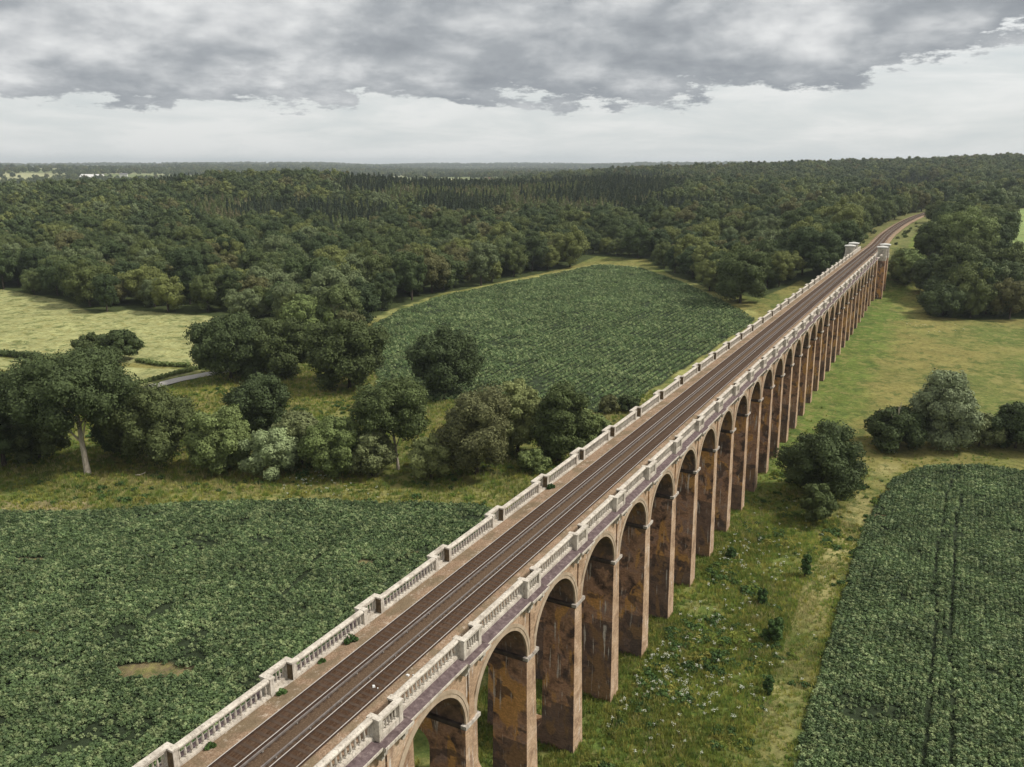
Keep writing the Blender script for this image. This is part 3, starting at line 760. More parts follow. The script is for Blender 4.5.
exec_trees=[
 # px,py(base), top_y, width, kind, label, options
 (88,474,350,120,'dark','large dark spreading tree with a bare pale leaning trunk',dict(trunk=.36,lean=(-2.2,.8),tr=.55,bk='pale_bark',back=0.0,seed=3,shape='flat')),
 (6,474,374,70,'dark','dark broad tree cut off by the left edge of the photo',dict(trunk=.05,seed=4)),
 (42,470,398,64,'oak','dark filling tree between the left edge tree and the pale trunk',dict(seed=5,back=1.2)),
 (-45,478,380,80,'oak','dark tree furthest left in the tree belt behind the crop',dict(seed=6)),
 (156,472,388,84,'oak','dark green rounded tree directly right of the bare pale trunk',dict(seed=7,trunk=.04)),
 (122,462,398,50,'dark','dark shaded tree just behind the bare pale trunk',dict(seed=8,back=1.2)),
 (222,479,413,66,'mid','mid green bush tree beside the silver willow in the front belt',dict(seed=9)),
 (275,482,430,58,'willow','small silver willow in the front of the tree belt',dict(seed=10,name='willow_tree')),
 (303,470,411,58,'olive','pale olive tree just behind the small silver willow',dict(seed=11)),
 (337,482,418,62,'mid','olive green bushy tree left of the tree with exposed stems',dict(seed=12)),
 (372,482,432,48,'olive','low olive bush at the foot of the tree with exposed stems',dict(seed=13,name='bush',cat='bush')),
 (398,470,386,76,'oak','tree with exposed pale brown stems in the middle of the tree belt',dict(seed=14,trunk=.34,bk='pale_bark',lean=(-1.2,0),tr=.3,back=0.1)),
 (431,485,436,44,'yellow','low pale yellow green bush between two taller belt trees',dict(seed=15,name='bush',cat='bush')),
 (477,485,390,78,'brownish','big brown tinged tree left of the pale yellow tree by the viaduct',dict(seed=16)),
 (518,460,377,50,'yellow','tall pale yellow green tree behind the brown tinged tree',dict(seed=17,shape='tall')),
 (559,468,387,60,'oak','dark green tree nearest the balustrade in the tree belt',dict(seed=18)),
 (533,476,450,34,'mid','small round bush in front of the dark belt trees near the viaduct',dict(seed=19,name='bush',cat='bush')),
 (592,452,412,40,'mid','green bush peeping over the left balustrade beside the tree belt',dict(seed=20,name='bush',cat='bush')),
 (609,415,396,22,'brownish','small brownish bush at the corner of the middle crop field',dict(seed=21,name='bush',cat='bush')),
 (629,414,395,26,'dark','small dark bush hard against the left balustrade',dict(seed=22,name='bush',cat='bush')),
 (260,441,377,64,'dark','round dark tree alone in the rough meadow behind the belt',dict(seed=23,name='oak_tree')),
 (232,386,314,74,'dark','big dark tree beside the pale lane',dict(seed=24,name='oak_tree')),
 (282,382,318,64,'oak','big dark tree between the lane tree and the crop field oak',dict(seed=25,name='oak_tree')),
 (350,396,316,80,'oak','large dark oak at the left corner of the middle crop field',dict(seed=26,name='oak_tree')),
 (445,402,330,74,'dark','isolated round oak on the near edge of the middle crop field',dict(seed=27,name='oak_tree',trunk=.05)),
 (92,359,336,30,'oak','left and smaller of two trees standing in the pale hay field',dict(seed=28,trunk=.12)),
 (122,364,332,40,'dark','right and larger of two trees standing in the pale hay field',dict(seed=29,trunk=.08)),
 (740,307,247,54,'oak','large round tree standing forward of the wood beside the middle crop field',dict(seed=30,name='oak_tree')),
 (312,340,298,56,'mid','light green tree at the wood corner above the big dark oaks',dict(seed=31)),
 (345,338,306,44,'brownish','brownish green tree where the wood meets the middle crop field',dict(seed=32)),
 (820,507,427,80,'dark','big dense dark green bush against the foot of the viaduct piers',dict(seed=33,name='bush',cat='bush')),
 (815,527,483,36,'oak','smaller green bush in front of the big dense bush by the piers',dict(seed=34,name='bush',cat='bush')),
 (938,454,371,60,'grey_olive','tall silver willow in the hedge beyond the right crop field',dict(seed=35,name='willow_tree',shape='tall')),
 (893,455,410,62,'dark','dark low thicket left of the tall silver willow',dict(seed=36,name='bush',cat='bush')),
 (978,451,414,44,'olive','olive bush right of the tall silver willow',dict(seed=37,name='bush',cat='bush')),
 (1014,454,403,52,'dark','dark bush at the right photo edge beyond the right crop field',dict(seed=38,name='bush',cat='bush')),
 (1060,456,400,60,'oak','dark hedge tree past the right edge bush',dict(seed=39)),
 (774,645,617,19,'weed','dark low shrub beside the straw coloured path',dict(seed=40,name='shrub',cat='shrub',nl=1)),
 (762,606,588,10,'weed','small dark shrub in the rough grass up from the path shrub',dict(seed=41,name='shrub',cat='shrub')),
 (805,578,552,9,'weed','small green shrub in the rough grass nearest the two pier bushes',dict(seed=42,name='shrub',cat='shrub')),
 (768,694,672,9,'weed','lowest small shrub beside the straw coloured path',dict(seed=43,name='shrub',cat='shrub')),
 (731,560,548,10,'weed','small shrub in rough grass close to the pier feet',dict(seed=44,name='shrub',cat='shrub')),
 (942,319,287,46,'dark','low dark tree at the front corner of the right hand wood',dict(seed=45)),
 (985,318,282,56,'oak','rounded dark tree at the front middle of the right hand wood',dict(seed=46)),
 (1015,312,264,48,'dark','tall dark tree by the right photo edge in the right hand wood',dict(seed=47)),
 (957,306,243,50,'oak','broad tree in the middle of the right hand wood behind its front row',dict(seed=48)),
 (926,298,254,34,'dark','smaller dark tree left of the broad middle tree in the right hand wood',dict(seed=52)),
 (992,300,250,42,'oak','tree right of the broad middle tree in the right hand wood',dict(seed=53)),
 (905,288,250,36,'mid','green tree beside the far right pavilion',dict(seed=49)),
 (962,268,209,54,'mid','light green broad tree at the back of the right hand wood near the pale field',dict(seed=50)),
 (932,262,222,38,'oak','dark tree beside the curving rails on their right',dict(seed=51)),
]
for px,py,ty,w,kd,lb,kw in exec_trees: tree(px,py,ty,w,kd,lb,**kw)

rb=np.random.default_rng(8)
VB=[]
for i in range(3):
    V,F,C=crown_arrays(1.9,3.0,.0,400+i,12,1500,.4,'round'); VB.append(npmesh('bush',V,F,[M[['mid','oak','olive'][i]]]))
for i in range(16):
    yy=rb.uniform(412,640); side=1 if i<11 else -1; xx=float(track_x(yy))+side*rb.uniform(6.5,9.5 if side>0 else 8.5)
    if side>0 and xx>CX-27.6*yy/720-1: xx=float(track_x(yy))+6.8
    o=bpy.data.objects.new('bush',VB[rb.integers(0,3)]); q=rb.uniform(.45,.8); o.scale=(q,q,q); o.rotation_euler=(0,0,rb.uniform(0,6)); o.location=(xx,yy,ground_z(xx,yy)-.5 if abs(xx-float(track_x(yy)))>9 else -1.1); link(o); tag(o,'small bush on the grassy verge beside the curving rails past the pavilions','bush','bushes on the railway verge')
# bare dead stem by the willow
gx,gy=at(894,452); gz=ground_z(gx,gy)
mb=MB(); mb.tube([(0,0,-.3),(.15,0,4),(-.1,.1,8),(.3,0,11.5)],[.2,.16,.1,.04],6)
for z,a in ((5,0.5),(6.5,3.4),(8,1.6),(9,4.6)): mb.tube([(0,0,z),(cos(a)*1.0,sin(a)*1.0,z+1.1),(cos(a)*1.5,sin(a)*1.5,z+2.2)],[.07,.05,.02],5)
o=mb.build('dead_tree',[M['pale_bark']]); o.location=(gx,gy,gz); tag(o,'bare pale dead stem rising from the dark thicket by the silver willow','dead tree')
# fallen branch
gx,gy=at(136,476); mb=MB(); mb.tube([(0,0,.2),(1,.3,.35),(2,.3,.8),(2.6,.5,1.2)],[.16,.14,.1,.05],6); mb.tube([(1,.3,.35),(1.5,-.3,.6)],[.09,.04],5)
o=mb.build('fallen_branch',[M['pale_bark']]); o.location=(gx,gy,ground_z(gx,gy)); tag(o,'pale fallen branch lying on the grass right of the bare trunk','branch')

# small pale boxes lying by the right hand track
for (X_,Y_,lb) in [(2.9,44.5,'upper pair of tiny white blocks lying in the right hand track'),(1.5,42.2,'lower tiny white block lying in the right hand track'),(3.3,30.4,'pale stone block on the ballast near the right balustrade at the photo bottom')]:
    mb=MB(); mb.loft([[(-.10,-.14,0),(.11,-.13,0),(.1,.13,0),(-.11,.14,0)],[(-.07,-.1,.09),(.08,-.1,.1),(.07,.1,.08),(-.08,.11,.09)]]); mb.box(.22,.3,-.35,-.27,0,.06)
    o=mb.build('lineside_block',[M['whitebox']]); o.location=(X_,Y_,-.17); o.rotation_euler=(0,0,.5*X_); tag(o,lb,'block')
# weeds on the viaduct
for i,(Y,X,s,lb) in enumerate([(46.4,-4.0,.55,'largest green weed tuft on the ballast beside the left balustrade'),(38.6,-4.05,.33,'green weed tuft at the near end of the left balustrade'),
     (32.0,-4.1,.3,'lowest weed tuft against the left balustrade near the photo bottom'),(83.5,-4.0,.5,'green weed tuft beside a refuge halfway up the left balustrade'),(43.0,-4.1,.22,'tiny weed tuft between two larger ones by the left balustrade')]):
    r=np.random.default_rng(i); P,d=leaf_cloud(260,[(0,0,s*.5),(s*.6,.1,s*.3),(0,-s*.8,s*.3)],[s*.6,s*.45,s*.45],.1,i)
    P[:,2]=np.maximum(P[:,2],.02); V,F=kites(P,d,.2,r,.8); o=link(bpy.data.objects.new('weed_tuft',npmesh('weed_tuft',V,F,[M['weed']]))); o.location=(X,Y,-.33); tag(o,lb,'weed',)

# ------------------------------------------------------------------ scatter
PROTO=bpy.data.collections.new('prototypes')
def proto(name,me):
    c=bpy.data.collections.new(name)
    return c
def scatter(name,P,sc,rz,meshes,pick,label=None,cat=None):
    c=bpy.data.collections.new(name+'_kinds')
    for i,me in enumerate(meshes):
        c.objects.link(bpy.data.objects.new('%s_kind_%02d'%(name,i),me))
    me=bpy.data.meshes.new(name); me.vertices.add(len(P)); me.vertices.foreach_set('co',np.asarray(P,np.float32).ravel())
    for nm,v,t in (('sc',sc,'FLOAT'),('rz',rz,'FLOAT'),('pick',pick,'INT')):
        a=me.attributes.new(nm,t,'POINT'); a.data.foreach_set('value',np.asarray(v,np.int32 if t=='INT' else np.float32))
    o=link(bpy.data.objects.new(name,me))
    ng=bpy.data.node_groups.new(name,'GeometryNodeTree'); ng.interface.new_socket('Geometry',in_out='INPUT',socket_type='NodeSocketGeometry'); ng.interface.new_socket('Geometry',in_out='OUTPUT',socket_type='NodeSocketGeometry')
    nd=ng.nodes; L=ng.links
    gi=nd.new('NodeGroupInput'); go=nd.new('NodeGroupOutput'); ci=nd.new('GeometryNodeCollectionInfo'); ci.inputs['Collection'].default_value=c
    ci.inputs['Separate Children'].default_value=True; ci.inputs['Reset Children'].default_value=True
    ip=nd.new('GeometryNodeInstanceOnPoints'); ip.inputs['Pick Instance'].default_value=True
    def na(nm,t):
        n=nd.new('GeometryNodeInputNamedAttribute'); n.data_type=t; n.inputs[0].default_value=nm; return n.outputs[0]
    L.new(gi.outputs[0],ip.inputs['Points']); L.new(ci.outputs[0],ip.inputs['Instance']); L.new(na('pick','INT'),ip.inputs['Instance Index'])
    cx=nd.new('ShaderNodeCombineXYZ'); L.new(na('rz','FLOAT'),cx.inputs[2]); L.new(cx.outputs[0],ip.inputs['Rotation'])
    cs=nd.new('ShaderNodeCombineXYZ'); s_=na('sc','FLOAT')
    for i in range(3): L.new(s_,cs.inputs[i])
    L.new(cs.outputs[0],ip.inputs['Scale']); L.new(ip.outputs[0],go.inputs[0])
    md=o.modifiers.new('scatter','NODES'); md.node_group=ng
    return tag(o,label,cat,kind='stuff')

# --- forest
def wood_tree(seed,R,H,kind,nleaf,leaf,ncl=15,shape='round'):
    V,F,C=crown_arrays(R,H*.92,H*.08,seed,ncl,nleaf,leaf,shape,core=.66)
    mb=MB(); mb.tube([(0,0,-1.5),(.1,0,H*.25),(0,.1,H*.6)],[.42,.32,.15],6)
    V2=np.concatenate(mb.V);F2=np.concatenate(mb.F)
    me=npmesh('broadleaf_tree',np.vstack([V,V2]),np.vstack([F,F2+len(V)]),[M[kind],M['bark']],np.r_[np.zeros(len(F)),np.ones(len(F2))]); return me
def conifer(seed,R,H,kind,nleaf,leaf):
    r=np.random.default_rng(seed); t=r.uniform(0,1,nleaf)**.8; z=H*(.06+.94*(1-t)*1.0)
    rad=R*(1-(z/H)*.97)*(.75+.35*np.sin(z*3.1+seed)**2); th=r.uniform(0,2*pi,nleaf)
    q=r.uniform(.72,1.05,nleaf); P=np.c_[rad*q*np.cos(th),rad*q*np.sin(th),z-.12*rad]
    d=np.c_[np.cos(th),np.sin(th),np.full(nleaf,.55)]
    V,F=kites(P,d,leaf,r,.45)
    mb=MB(); rings=[[(R*.66*k*cos(a),R*.66*k*sin(a),zz) for a in np.arange(8)*pi/4] for k,zz in ((.9,H*.05),(.62,H*.35),(.3,H*.7),(.03,H*.98))]
    mb.loft(rings,0,cap=False); mb.tube([(0,0,-1.5),(0,0,H*.1)],[.25,.25],6,1)
    V2=np.concatenate(mb.V);F2=np.concatenate(mb.F)
    return npmesh('conifer_tree',np.vstack([V,V2]),np.vstack([F,F2+len(V)]),[M[kind],M['bark']],np.r_[np.zeros(len(F)),np.concatenate(mb.M)])
NEAR=[wood_tree(100+i,R,H,'wood',nl,.50,nc,sh) for i,(R,H,nl,nc,sh) in enumerate([(7.2,15,9000,26,'round'),(6.0,16.5,8000,22,'tall'),(8.2,14.5,11000,32,'flat'),(6.4,13.5,8000,22,'round'),(5.2,15.5,7000,18,'tall'),(7.6,16.5,10000,28,'round'),(6.8,14.5,9000,20,'round')])]
FARM=[wood_tree(130+i,R,H,'wood',nl,.9,nc,sh) for i,(R,H,nl,nc,sh) in enumerate([(7.2,15,2200,16,'round'),(5.8,16.5,1900,13,'tall'),(8.0,14.5,2500,18,'flat'),(6.2,13,1900,13,'round')])]
CON=[conifer(160+i,R,H,k,650,1.05) for i,(R,H,k) in enumerate([(3.3,16,'conifer'),(3.6,17.5,'conifer'),(3.0,14,'conifer'),(3.2,12.5,'larch'),(3.6,14,'larch')])]
def jitter_grid(u0,u1,w_half,sp,seed):
    r=np.random.default_rng(seed)
    us=np.arange(u0,u1,sp*.87); pts=[]
    for i,u in enumerate(us):
        W=w_half(u); ws=np.arange(-W,W,sp)+(i%2)*sp/2; pts.append(np.c_[np.full(len(ws),u),ws])
    p=np.vstack(pts); p+=r.uniform(-.36,.36,p.shape)*sp
    return p,r
wh=lambda u:u*.78+60
p,r=jitter_grid(300,1800,wh,12.4,1)
x,y=uw(p[:,0],p[:,1]); x=np.array(x);y=np.array(y)
m=is_wood(x,y); p=p[m];x=x[m];y=y[m]; z=height(x,y)
incon=inside(P_con,x,y)|((fbm(x/130,y/130,77,2)>.62)&(p[:,0]>560)&(x<track_x(np.minimum(y,900))-30))
rr=np.random.default_rng(3); 
order=np.argsort(p[:,0]**2+p[:,1]**2)
vis=(np.abs(p[:,1])<p[:,0]*.64)
front=[i for i in order if vis[i] and not incon[i]][:255]
front=set(front)
sec_label={
 0:('broad green tree in the edge of the wood behind the pale hay field','trees of the wood behind the pale hay field'),
 1:('broad green tree in the edge of the wood behind the middle crop field','trees of the wood behind the middle crop field'),
 2:('broad green tree in the wood beside the far left pavilion and rails','trees of the wood beside the far pavilions'),
 3:('broad green tree in the wood right of the far end of the viaduct','trees of the wood right of the viaduct end')}
for i in sorted(front):
    a=p[i,1]/p[i,0]
    sec=3 if x[i]>track_x(y[i]) else (0 if a<-.18 else (1 if a<.28 else 2))
    k=rr.integers(0,len(NEAR)); s=rr.uniform(.72,1.35)
    o=bpy.data.objects.new('broadleaf_tree',NEAR[k]); o.location=(x[i],y[i],z[i]-.3); o.rotation_euler=(0,0,rr.uniform(0,6.28)); o.scale=(s,s,s*rr.uniform(.9,1.12)); link(o)
    tag(o,sec_label[sec][0],'tree',sec_label[sec][1])
rest=np.array([i not in front for i in range(len(p))])
dist=np.hypot(p[:,0],p[:,1])
def stuff_wood(name,mask,meshes,label,s0,s1,seed):
    r=np.random.default_rng(seed); k=mask.sum()
    scatter(name,np.c_[x[mask],y[mask],z[mask]-.4],r.uniform(s0,s1,k),r.uniform(0,6.28,k),meshes,r.integers(0,len(meshes),k),label,'woodland')
stuff_wood('near_woodland',rest&~incon&(dist<620),NEAR,'dense broadleaf woodland in the middle distance behind the edge trees',.7,1.35,5)
stuff_wood('distant_woodland',rest&~incon&(dist>=620),FARM,'dense broadleaf woodland covering the far ridges',.7,1.4,6)
# conifers: closer spacing
pc,r=jitter_grid(480,1400,wh,6.0,9); xc,yc=uw(pc[:,0],pc[:,1]); zc_=height(xc,yc)
ic=is_wood(xc,yc)&(inside(P_con,xc,yc)|((fbm(xc/130,yc/130,77,2)>.62)&(pc[:,0]>560)&(xc<track_x(np.minimum(yc,900))-30)))
xc,yc,zc_=xc[ic],yc[ic],zc_[ic]; larchy=fbm(xc/90,yc/90,55,2)>.52
scatter('conifer_plantation',np.c_[xc,yc,zc_-.4],r.uniform(.75,1.15,len(xc)),r.uniform(0,6.28,len(xc)),CON,np.where(larchy,3+r.integers(0,2,len(xc)),r.integers(0,3,len(xc))),'plantation of pointed conifers in the middle of the wood','woodland')
# far country
pf,r=jitter_grid(1700,11500,lambda u:u*.72+100,26,12)
keep=r.uniform(0,1,len(pf))<np.clip(1.25-pf[:,0]/9000,.25,1); pf=pf[keep]
xf,yf=uw(pf[:,0],pf[:,1]); q=fbm(xf/520,yf/520,41,3); hedge=(np.abs(((xf*.8+yf*.6)/260)%1-.5)<.04)|(np.abs(((yf*.8-xf*.6)/330)%1-.5)<.03)
ridge=(pf[:,0]<2600)&(pf[:,1]>0)
kf=(q>.53)|hedge|ridge; xf,yf=xf[kf],yf[kf]; zf=height(xf,yf); uf=pf[kf][:,0]
scatter('far_woods',np.c_[xf,yf,zf-1],r.uniform(1.0,1.7,len(xf))*np.clip(uf/5200,.8,1.3),r.uniform(0,6.28,len(xf)),FARM,r.integers(0,len(FARM),len(xf)),'distant woods and hedgerow trees fading towards the horizon','woodland')

# --- crops
def crop_plant(seed,mat='crop',n=42,R=.52,H=.80,leaf=.34):
    r=np.random.default_rng(seed); th=r.uniform(0,2*pi,n); q=np.sqrt(r.uniform(0,1,n)); 
    P=np.c_[R*q*np.cos(th),R*q*np.sin(th),H*(1-.55*q**2)*r.uniform(.6,1.05,n)]
    d=np.c_[np.cos(th)*q,np.sin(th)*q,np.full(n,.9)]
    V,F=kites(P,d,leaf,r,1.0)
    return npmesh('crop_plant',V,F,[M[mat]])
CR=[crop_plant(300+i) for i in range(5)]
CR2=[crop_plant(300+i,'crop2') for i in range(5)]
def crop(name,PG,sp,ang,label,seed,sc=1.0,row=1.0,jb=.30,kinds=None,curve=0.):
    x0,y0=PG.min(0);x1,y1=PG.max(0); c=np.array([(x0+x1)/2,(y0+y1)/2]); L=math.hypot(x1-x0,y1-y0)/2+2
    r=np.random.default_rng(seed); a=np.arange(-L,L,sp); A,B=np.meshgrid(a,np.arange(-L,L,sp*row)); A=A+r.uniform(-.30,.30,A.shape)*sp; B=B+r.uniform(-jb,jb,B.shape)*sp
    B=B-curve*np.maximum(A,0)**2
    x=c[0]+A*cos(ang)-B*sin(ang); y=c[1]+A*sin(ang)+B*cos(ang); x=x.ravel();y=y.ravel()
    u,w=to_uw(x,y)
    m=inside(PG,x,y)&(bare(x,y)>1.0)&(u>20)&(np.abs(w)<u*.8+25)
    for T,wd in zip(TRAM,TRW): m&=seg_d(T,x,y)>wd+.1
    n=fbm(x/5,y/5,seed,2); m&=~((n<.26)&(r.uniform(0,1,len(x))<.6))
    x,y=x[m],y[m]; z=height(x,y)+(vnoise(x/7,y/7,9)-.5)*.35
    k=len(x); s=sc*(.62+.85*n[m])*r.uniform(.8,1.2,k)
    scatter(name,np.c_[x,y,z],s,r.uniform(0,6.28,k),kinds or CR,r.integers(0,5,k),label,'crop')
q0,q1=np.array(at(262,610)),np.array(at(322,554)); LA=math.atan2(q1[1]-q0[1],q1[0]-q0[0])
q0,q1=np.array(at(934,620)),np.array(at(944,505)); RA=math.atan2(q1[1]-q0[1],q1[0]-q0[0])
crop('left_crop',P_left,.42,LA,'dark green leafy crop filling the field left of the viaduct',1,.78,1.95,.28)
crop('right_crop',P_right,.44,RA,'dark green leafy crop filling the field at the lower right',2,.74,1.45)
q0,q1=np.array(at(470,372)),np.array(at(640,300)); MA=math.atan2(q1[1]-q0[1],q1[0]-q0[0])
crop('middle_crop',P_mid,.60,MA,'green leafy crop filling the field behind the tree belt',3,.98,3.5,.25,CR2,.0016)

# --- grasses
def tuft(seed,mat,n=16,R=.35,H=.5,w=.05):
    r=np.random.default_rng(seed); V=[];F=[]
    for i in range(n):
        a=r.uniform(0,6.28); q=R*math.sqrt(r.uniform()); b=np.array([q*cos(a),q*sin(a),0]); t=b+np.array([cos(a)*.25*r.uniform(),sin(a)*.25*r.uniform(),H*r.uniform(.5,1.1)])
        s=np.array([-sin(a),cos(a),0])*w*r.uniform(.6,1.4); k=len(V); V+=[b-s,b+s,t+s*.4,t-s*.4]; F.append((k,k+1,k+2,k+3))
    return npmesh('grass_tuft',V,F,[M[mat]])
GT=[tuft(i,'grass') for i in range(3)]+[tuft(9,'straw',14,.3,.55,.035)]
def weedclump(seed):
    P,d=leaf_cloud(220,[(0,0,.35),(.5,.2,.25),(-.4,.4,.2),(0,-.5,.2)],[.45,.35,.35,.3],.1,seed,flat=.8); P[:,2]=np.maximum(P[:,2],.02); r=np.random.default_rng(seed); V,F=kites(P,d,.26,r,.7); return npmesh('weed_clump',V,F,[M['grass'] if seed%2 else M['weed']])
FL=[]
for sd in (21,22):
    r=np.random.default_rng(sd); mb=MB()
    for i in range(5):
        a=r.uniform(0,6.28); q=.35*r.uniform(); h=r.uniform(.6,1.0); mb.tube([(0,0,0),(q*cos(a),q*sin(a),h)],[.012,.008],3,0)
        for j in range(3):
            cx_,cy_=q*cos(a)+r.uniform(-.1,.1),q*sin(a)+r.uniform(-.1,.1); t=np.arange(6)*pi/3; rr_=.032
            mb.loft([[(cx_+rr_*k*cos(b),cy_+rr_*k*sin(b),h+zz) for b in t] for k,zz in ((.2,-.01),(1,.03),(.1,.05))],1,cap=False)
    FL.append(mb.mesh('cow_parsley',[M['weed'],M['flower']]))
def grass_area(name,xr,yr,step,label,seed,test=None,sc=1.0,straw=.25):
    r=np.random.default_rng(seed); xs=np.arange(xr[0],xr[1],step); ys=np.arange(yr[0],yr[1],step); X,Y=np.meshgrid(xs,ys)
    x=(X+r.uniform(-.5,.5,X.shape)*step).ravel(); y=(Y+r.uniform(-.5,.5,Y.shape)*step).ravel()
    u,w=to_uw(x,y); m=(np.hypot(u,w)<1000)&(u>-10)&(np.abs(w)<np.maximum(u,20)*.72+24)
    m&=~inside(P_left,x,y)&~inside(P_right,x,y)&~inside(P_mid,x,y)&~inside(P_hay,x,y)&~inside(P_hay2,x,y)&~is_wood(x,y)
    if test is not None: m&=test(x,y)
    n=fbm(x/9,y/9,17,3); m&=(n+r.uniform(-.2,.2,len(x)))>.34
    x,y,n=x[m],y[m],n[m]; z=height(x,y)+(vnoise(x/7,y/7,9)-.5)*.35; k=len(x)
    pth=inside(P_path,x,y); pk=np.where((r.uniform(0,1,k)<np.where(pth,.75*np.clip((n-.34)*7,0,1),straw*np.clip((n-.42)*6,0,1))),3,r.integers(0,3,k))
    scatter(name,np.c_[x,y,z-.03],sc*r.uniform(.6,1.3,k)*np.where(pth,.7,1),r.uniform(0,6.28,k),GT,pk,label,'grass')
grass_area('rough_grass',(-9,75),(8,150),.42,'rough uncut grass around the pier feet and beside the path',31,lambda x,y:(x>-12))
grass_area('meadow_grass',(-40,120),(150,225),1.05,'grass of the meadow right of the viaduct',32,lambda x,y:(x>-14)&(vnoise(x*3.7,y*3.7,4)>(y-150)/75.),.9,.35)
grass_area('strip_grass',(-160,-10),(75,215),.85,'rough grass between the left crop and the trees',33,None,1.2,.5)
def weeds(name,n,xr,yr,label,seed):
    r=np.random.default_rng(seed); x=r.uniform(*xr,n); y=r.uniform(*yr,n); q=fbm(x/4.5,y/4.5,63,3)
    m=(q>.52)&~inside(P_right,x,y)&~inside(P_left,x,y)&~inside(P_mid,x,y)&~inside(P_hay,x,y)&~is_wood(x,y)&((x>6.4)|(x<-7)); m&=~(inside(P_path,x,y)&(r.uniform(0,1,n)<.8)); x,y,q=x[m],y[m],q[m]; k=len(x)
    scatter(name,np.c_[x,y,height(x,y)],r.uniform(.4,1.1,k)*(.6+2*(q-.5)),r.uniform(0,6.28,k),[weedclump(i) for i in range(80,84)],r.integers(0,4,k),label,'weeds')
weeds('weed_clumps',5200,(6,40),(48,180),'leafy weeds growing in clumps in the rough grass right of the piers',91)
weeds('bank_weeds',5200,(-150,-8),(85,215),'leafy weeds in the rough meadow round the tree belt',92)
def flowers(name,zones,label):
    P=[]; r=np.random.default_rng(70)
    for px,py,rad,n in zones:
        gx,gy=at(px,py); a=r.normal(size=(n,2))*rad; P.append(np.c_[gx+a[:,0],gy+a[:,1]])
    P=np.vstack(P); m=~inside(P_right,P[:,0],P[:,1])&~inside(P_left,P[:,0],P[:,1])&((P[:,0]>6.5)|(P[:,0]<-16)); P=P[m]
    z=height(P[:,0],P[:,1]); k=len(P); scatter(name,np.c_[P,z],r.uniform(.7,1.25,k),r.uniform(0,6.28,k),FL,r.integers(0,2,k),label,'wild flowers')
flowers('cow_parsley',[(650,672,2.6,22),(655,668,6,50),(690,690,4,36),(640,700,4,30),(700,560,5,70),(715,620,5,60),(760,560,4,50),(640,740,4,10),(725,680,4,14),(330,487,7,40),(310,486,3,20),(800,530,5,14),(640,655,1.5,12),(930,330,8,14)],'white cow parsley heads scattered through the rough grass')

# ------------------------------------------------------------------ hedges, lane, buildings
def hedge(pts,label,wd=1.4,h=1.6,kind='oak',seed=0):
    P=poly(pts); r=np.random.default_rng(seed); C=[];R=[]
    for a,b in zip(P[:-1],P[1:]):
        n=max(2,int(np.hypot(*(b-a))/1.3))
        for t in np.linspace(0,1,n,endpoint=False):
            q=a+(b-a)*t; C.append((q[0],q[1],ground_z(*q)+h*.5)); R.append(wd*r.uniform(.55,.85))
    C=np.array(C); R=np.array(R); nl=min(22000,len(C)*90); P3,d=leaf_cloud(nl,C,R,.3,seed); V,F=kites(P3,d,.5,r,.6)
    Vs=[V];Fs=[F];n=len(V)
    for c,q in zip(C,R): Vs.append(BV*q*.8+c);Fs.append(BF+n);n+=len(BV)
    o0=C[0]; me=npmesh('hedge',np.vstack(Vs)-np.array([C[0][0],C[0][1],C[0][2]]),np.vstack(Fs),[M[kind]]); o=link(bpy.data.objects.new('hedge',me)); o.location=C[0]; tag(o,label,'hedge'); return o
hedge([(-120,350),(0,356),(42,359)],'dark clipped hedge across the pale hay field at the far left',1.6,2.2,'dark',1)
hedge([(138,362),(160,366),(192,367)],'low hedge right of the two hay field trees',1.1,1.4,'mid',2)
hedge([(128,388),(150,382),(175,375),(205,368)],'low hedge along the upper side of the pale lane',1.0,1.3,'mid',3)
P=poly([(90,399),(145,389),(180,380),(212,374),(240,368)])
def road(P,w):
    V=[];F=[]
    ts=[]; 
    pts=[]
    for a,b in zip(P[:-1],P[1:]):
        for t in np.linspace(0,1,8,endpoint=False): pts.append(a+(b-a)*t)
    pts.append(P[-1]); pts=np.array(pts)
    for i,q in enumerate(pts):
        d=pts[min(i+1,len(pts)-1)]-pts[max(i-1,0)]; d/=np.linalg.norm(d); nrm=np.array([-d[1],d[0]])
        for s in (-1,-.5,0,.5,1):
            e=q+nrm*w*s; V.append((e[0],e[1],ground_z(*e)+.28+(.06 if abs(s)<.9 else 0)))
    n=len(pts); F=[(i*5+j,i*5+j+1,(i+1)*5+j+1,(i+1)*5+j) for i in range(n-1) for j in range(4)]
    o=link(bpy.data.objects.new('road',npmesh('road',V,F,[M['tarmac']]))); tag(o,kind='structure')
road(P,2.3)
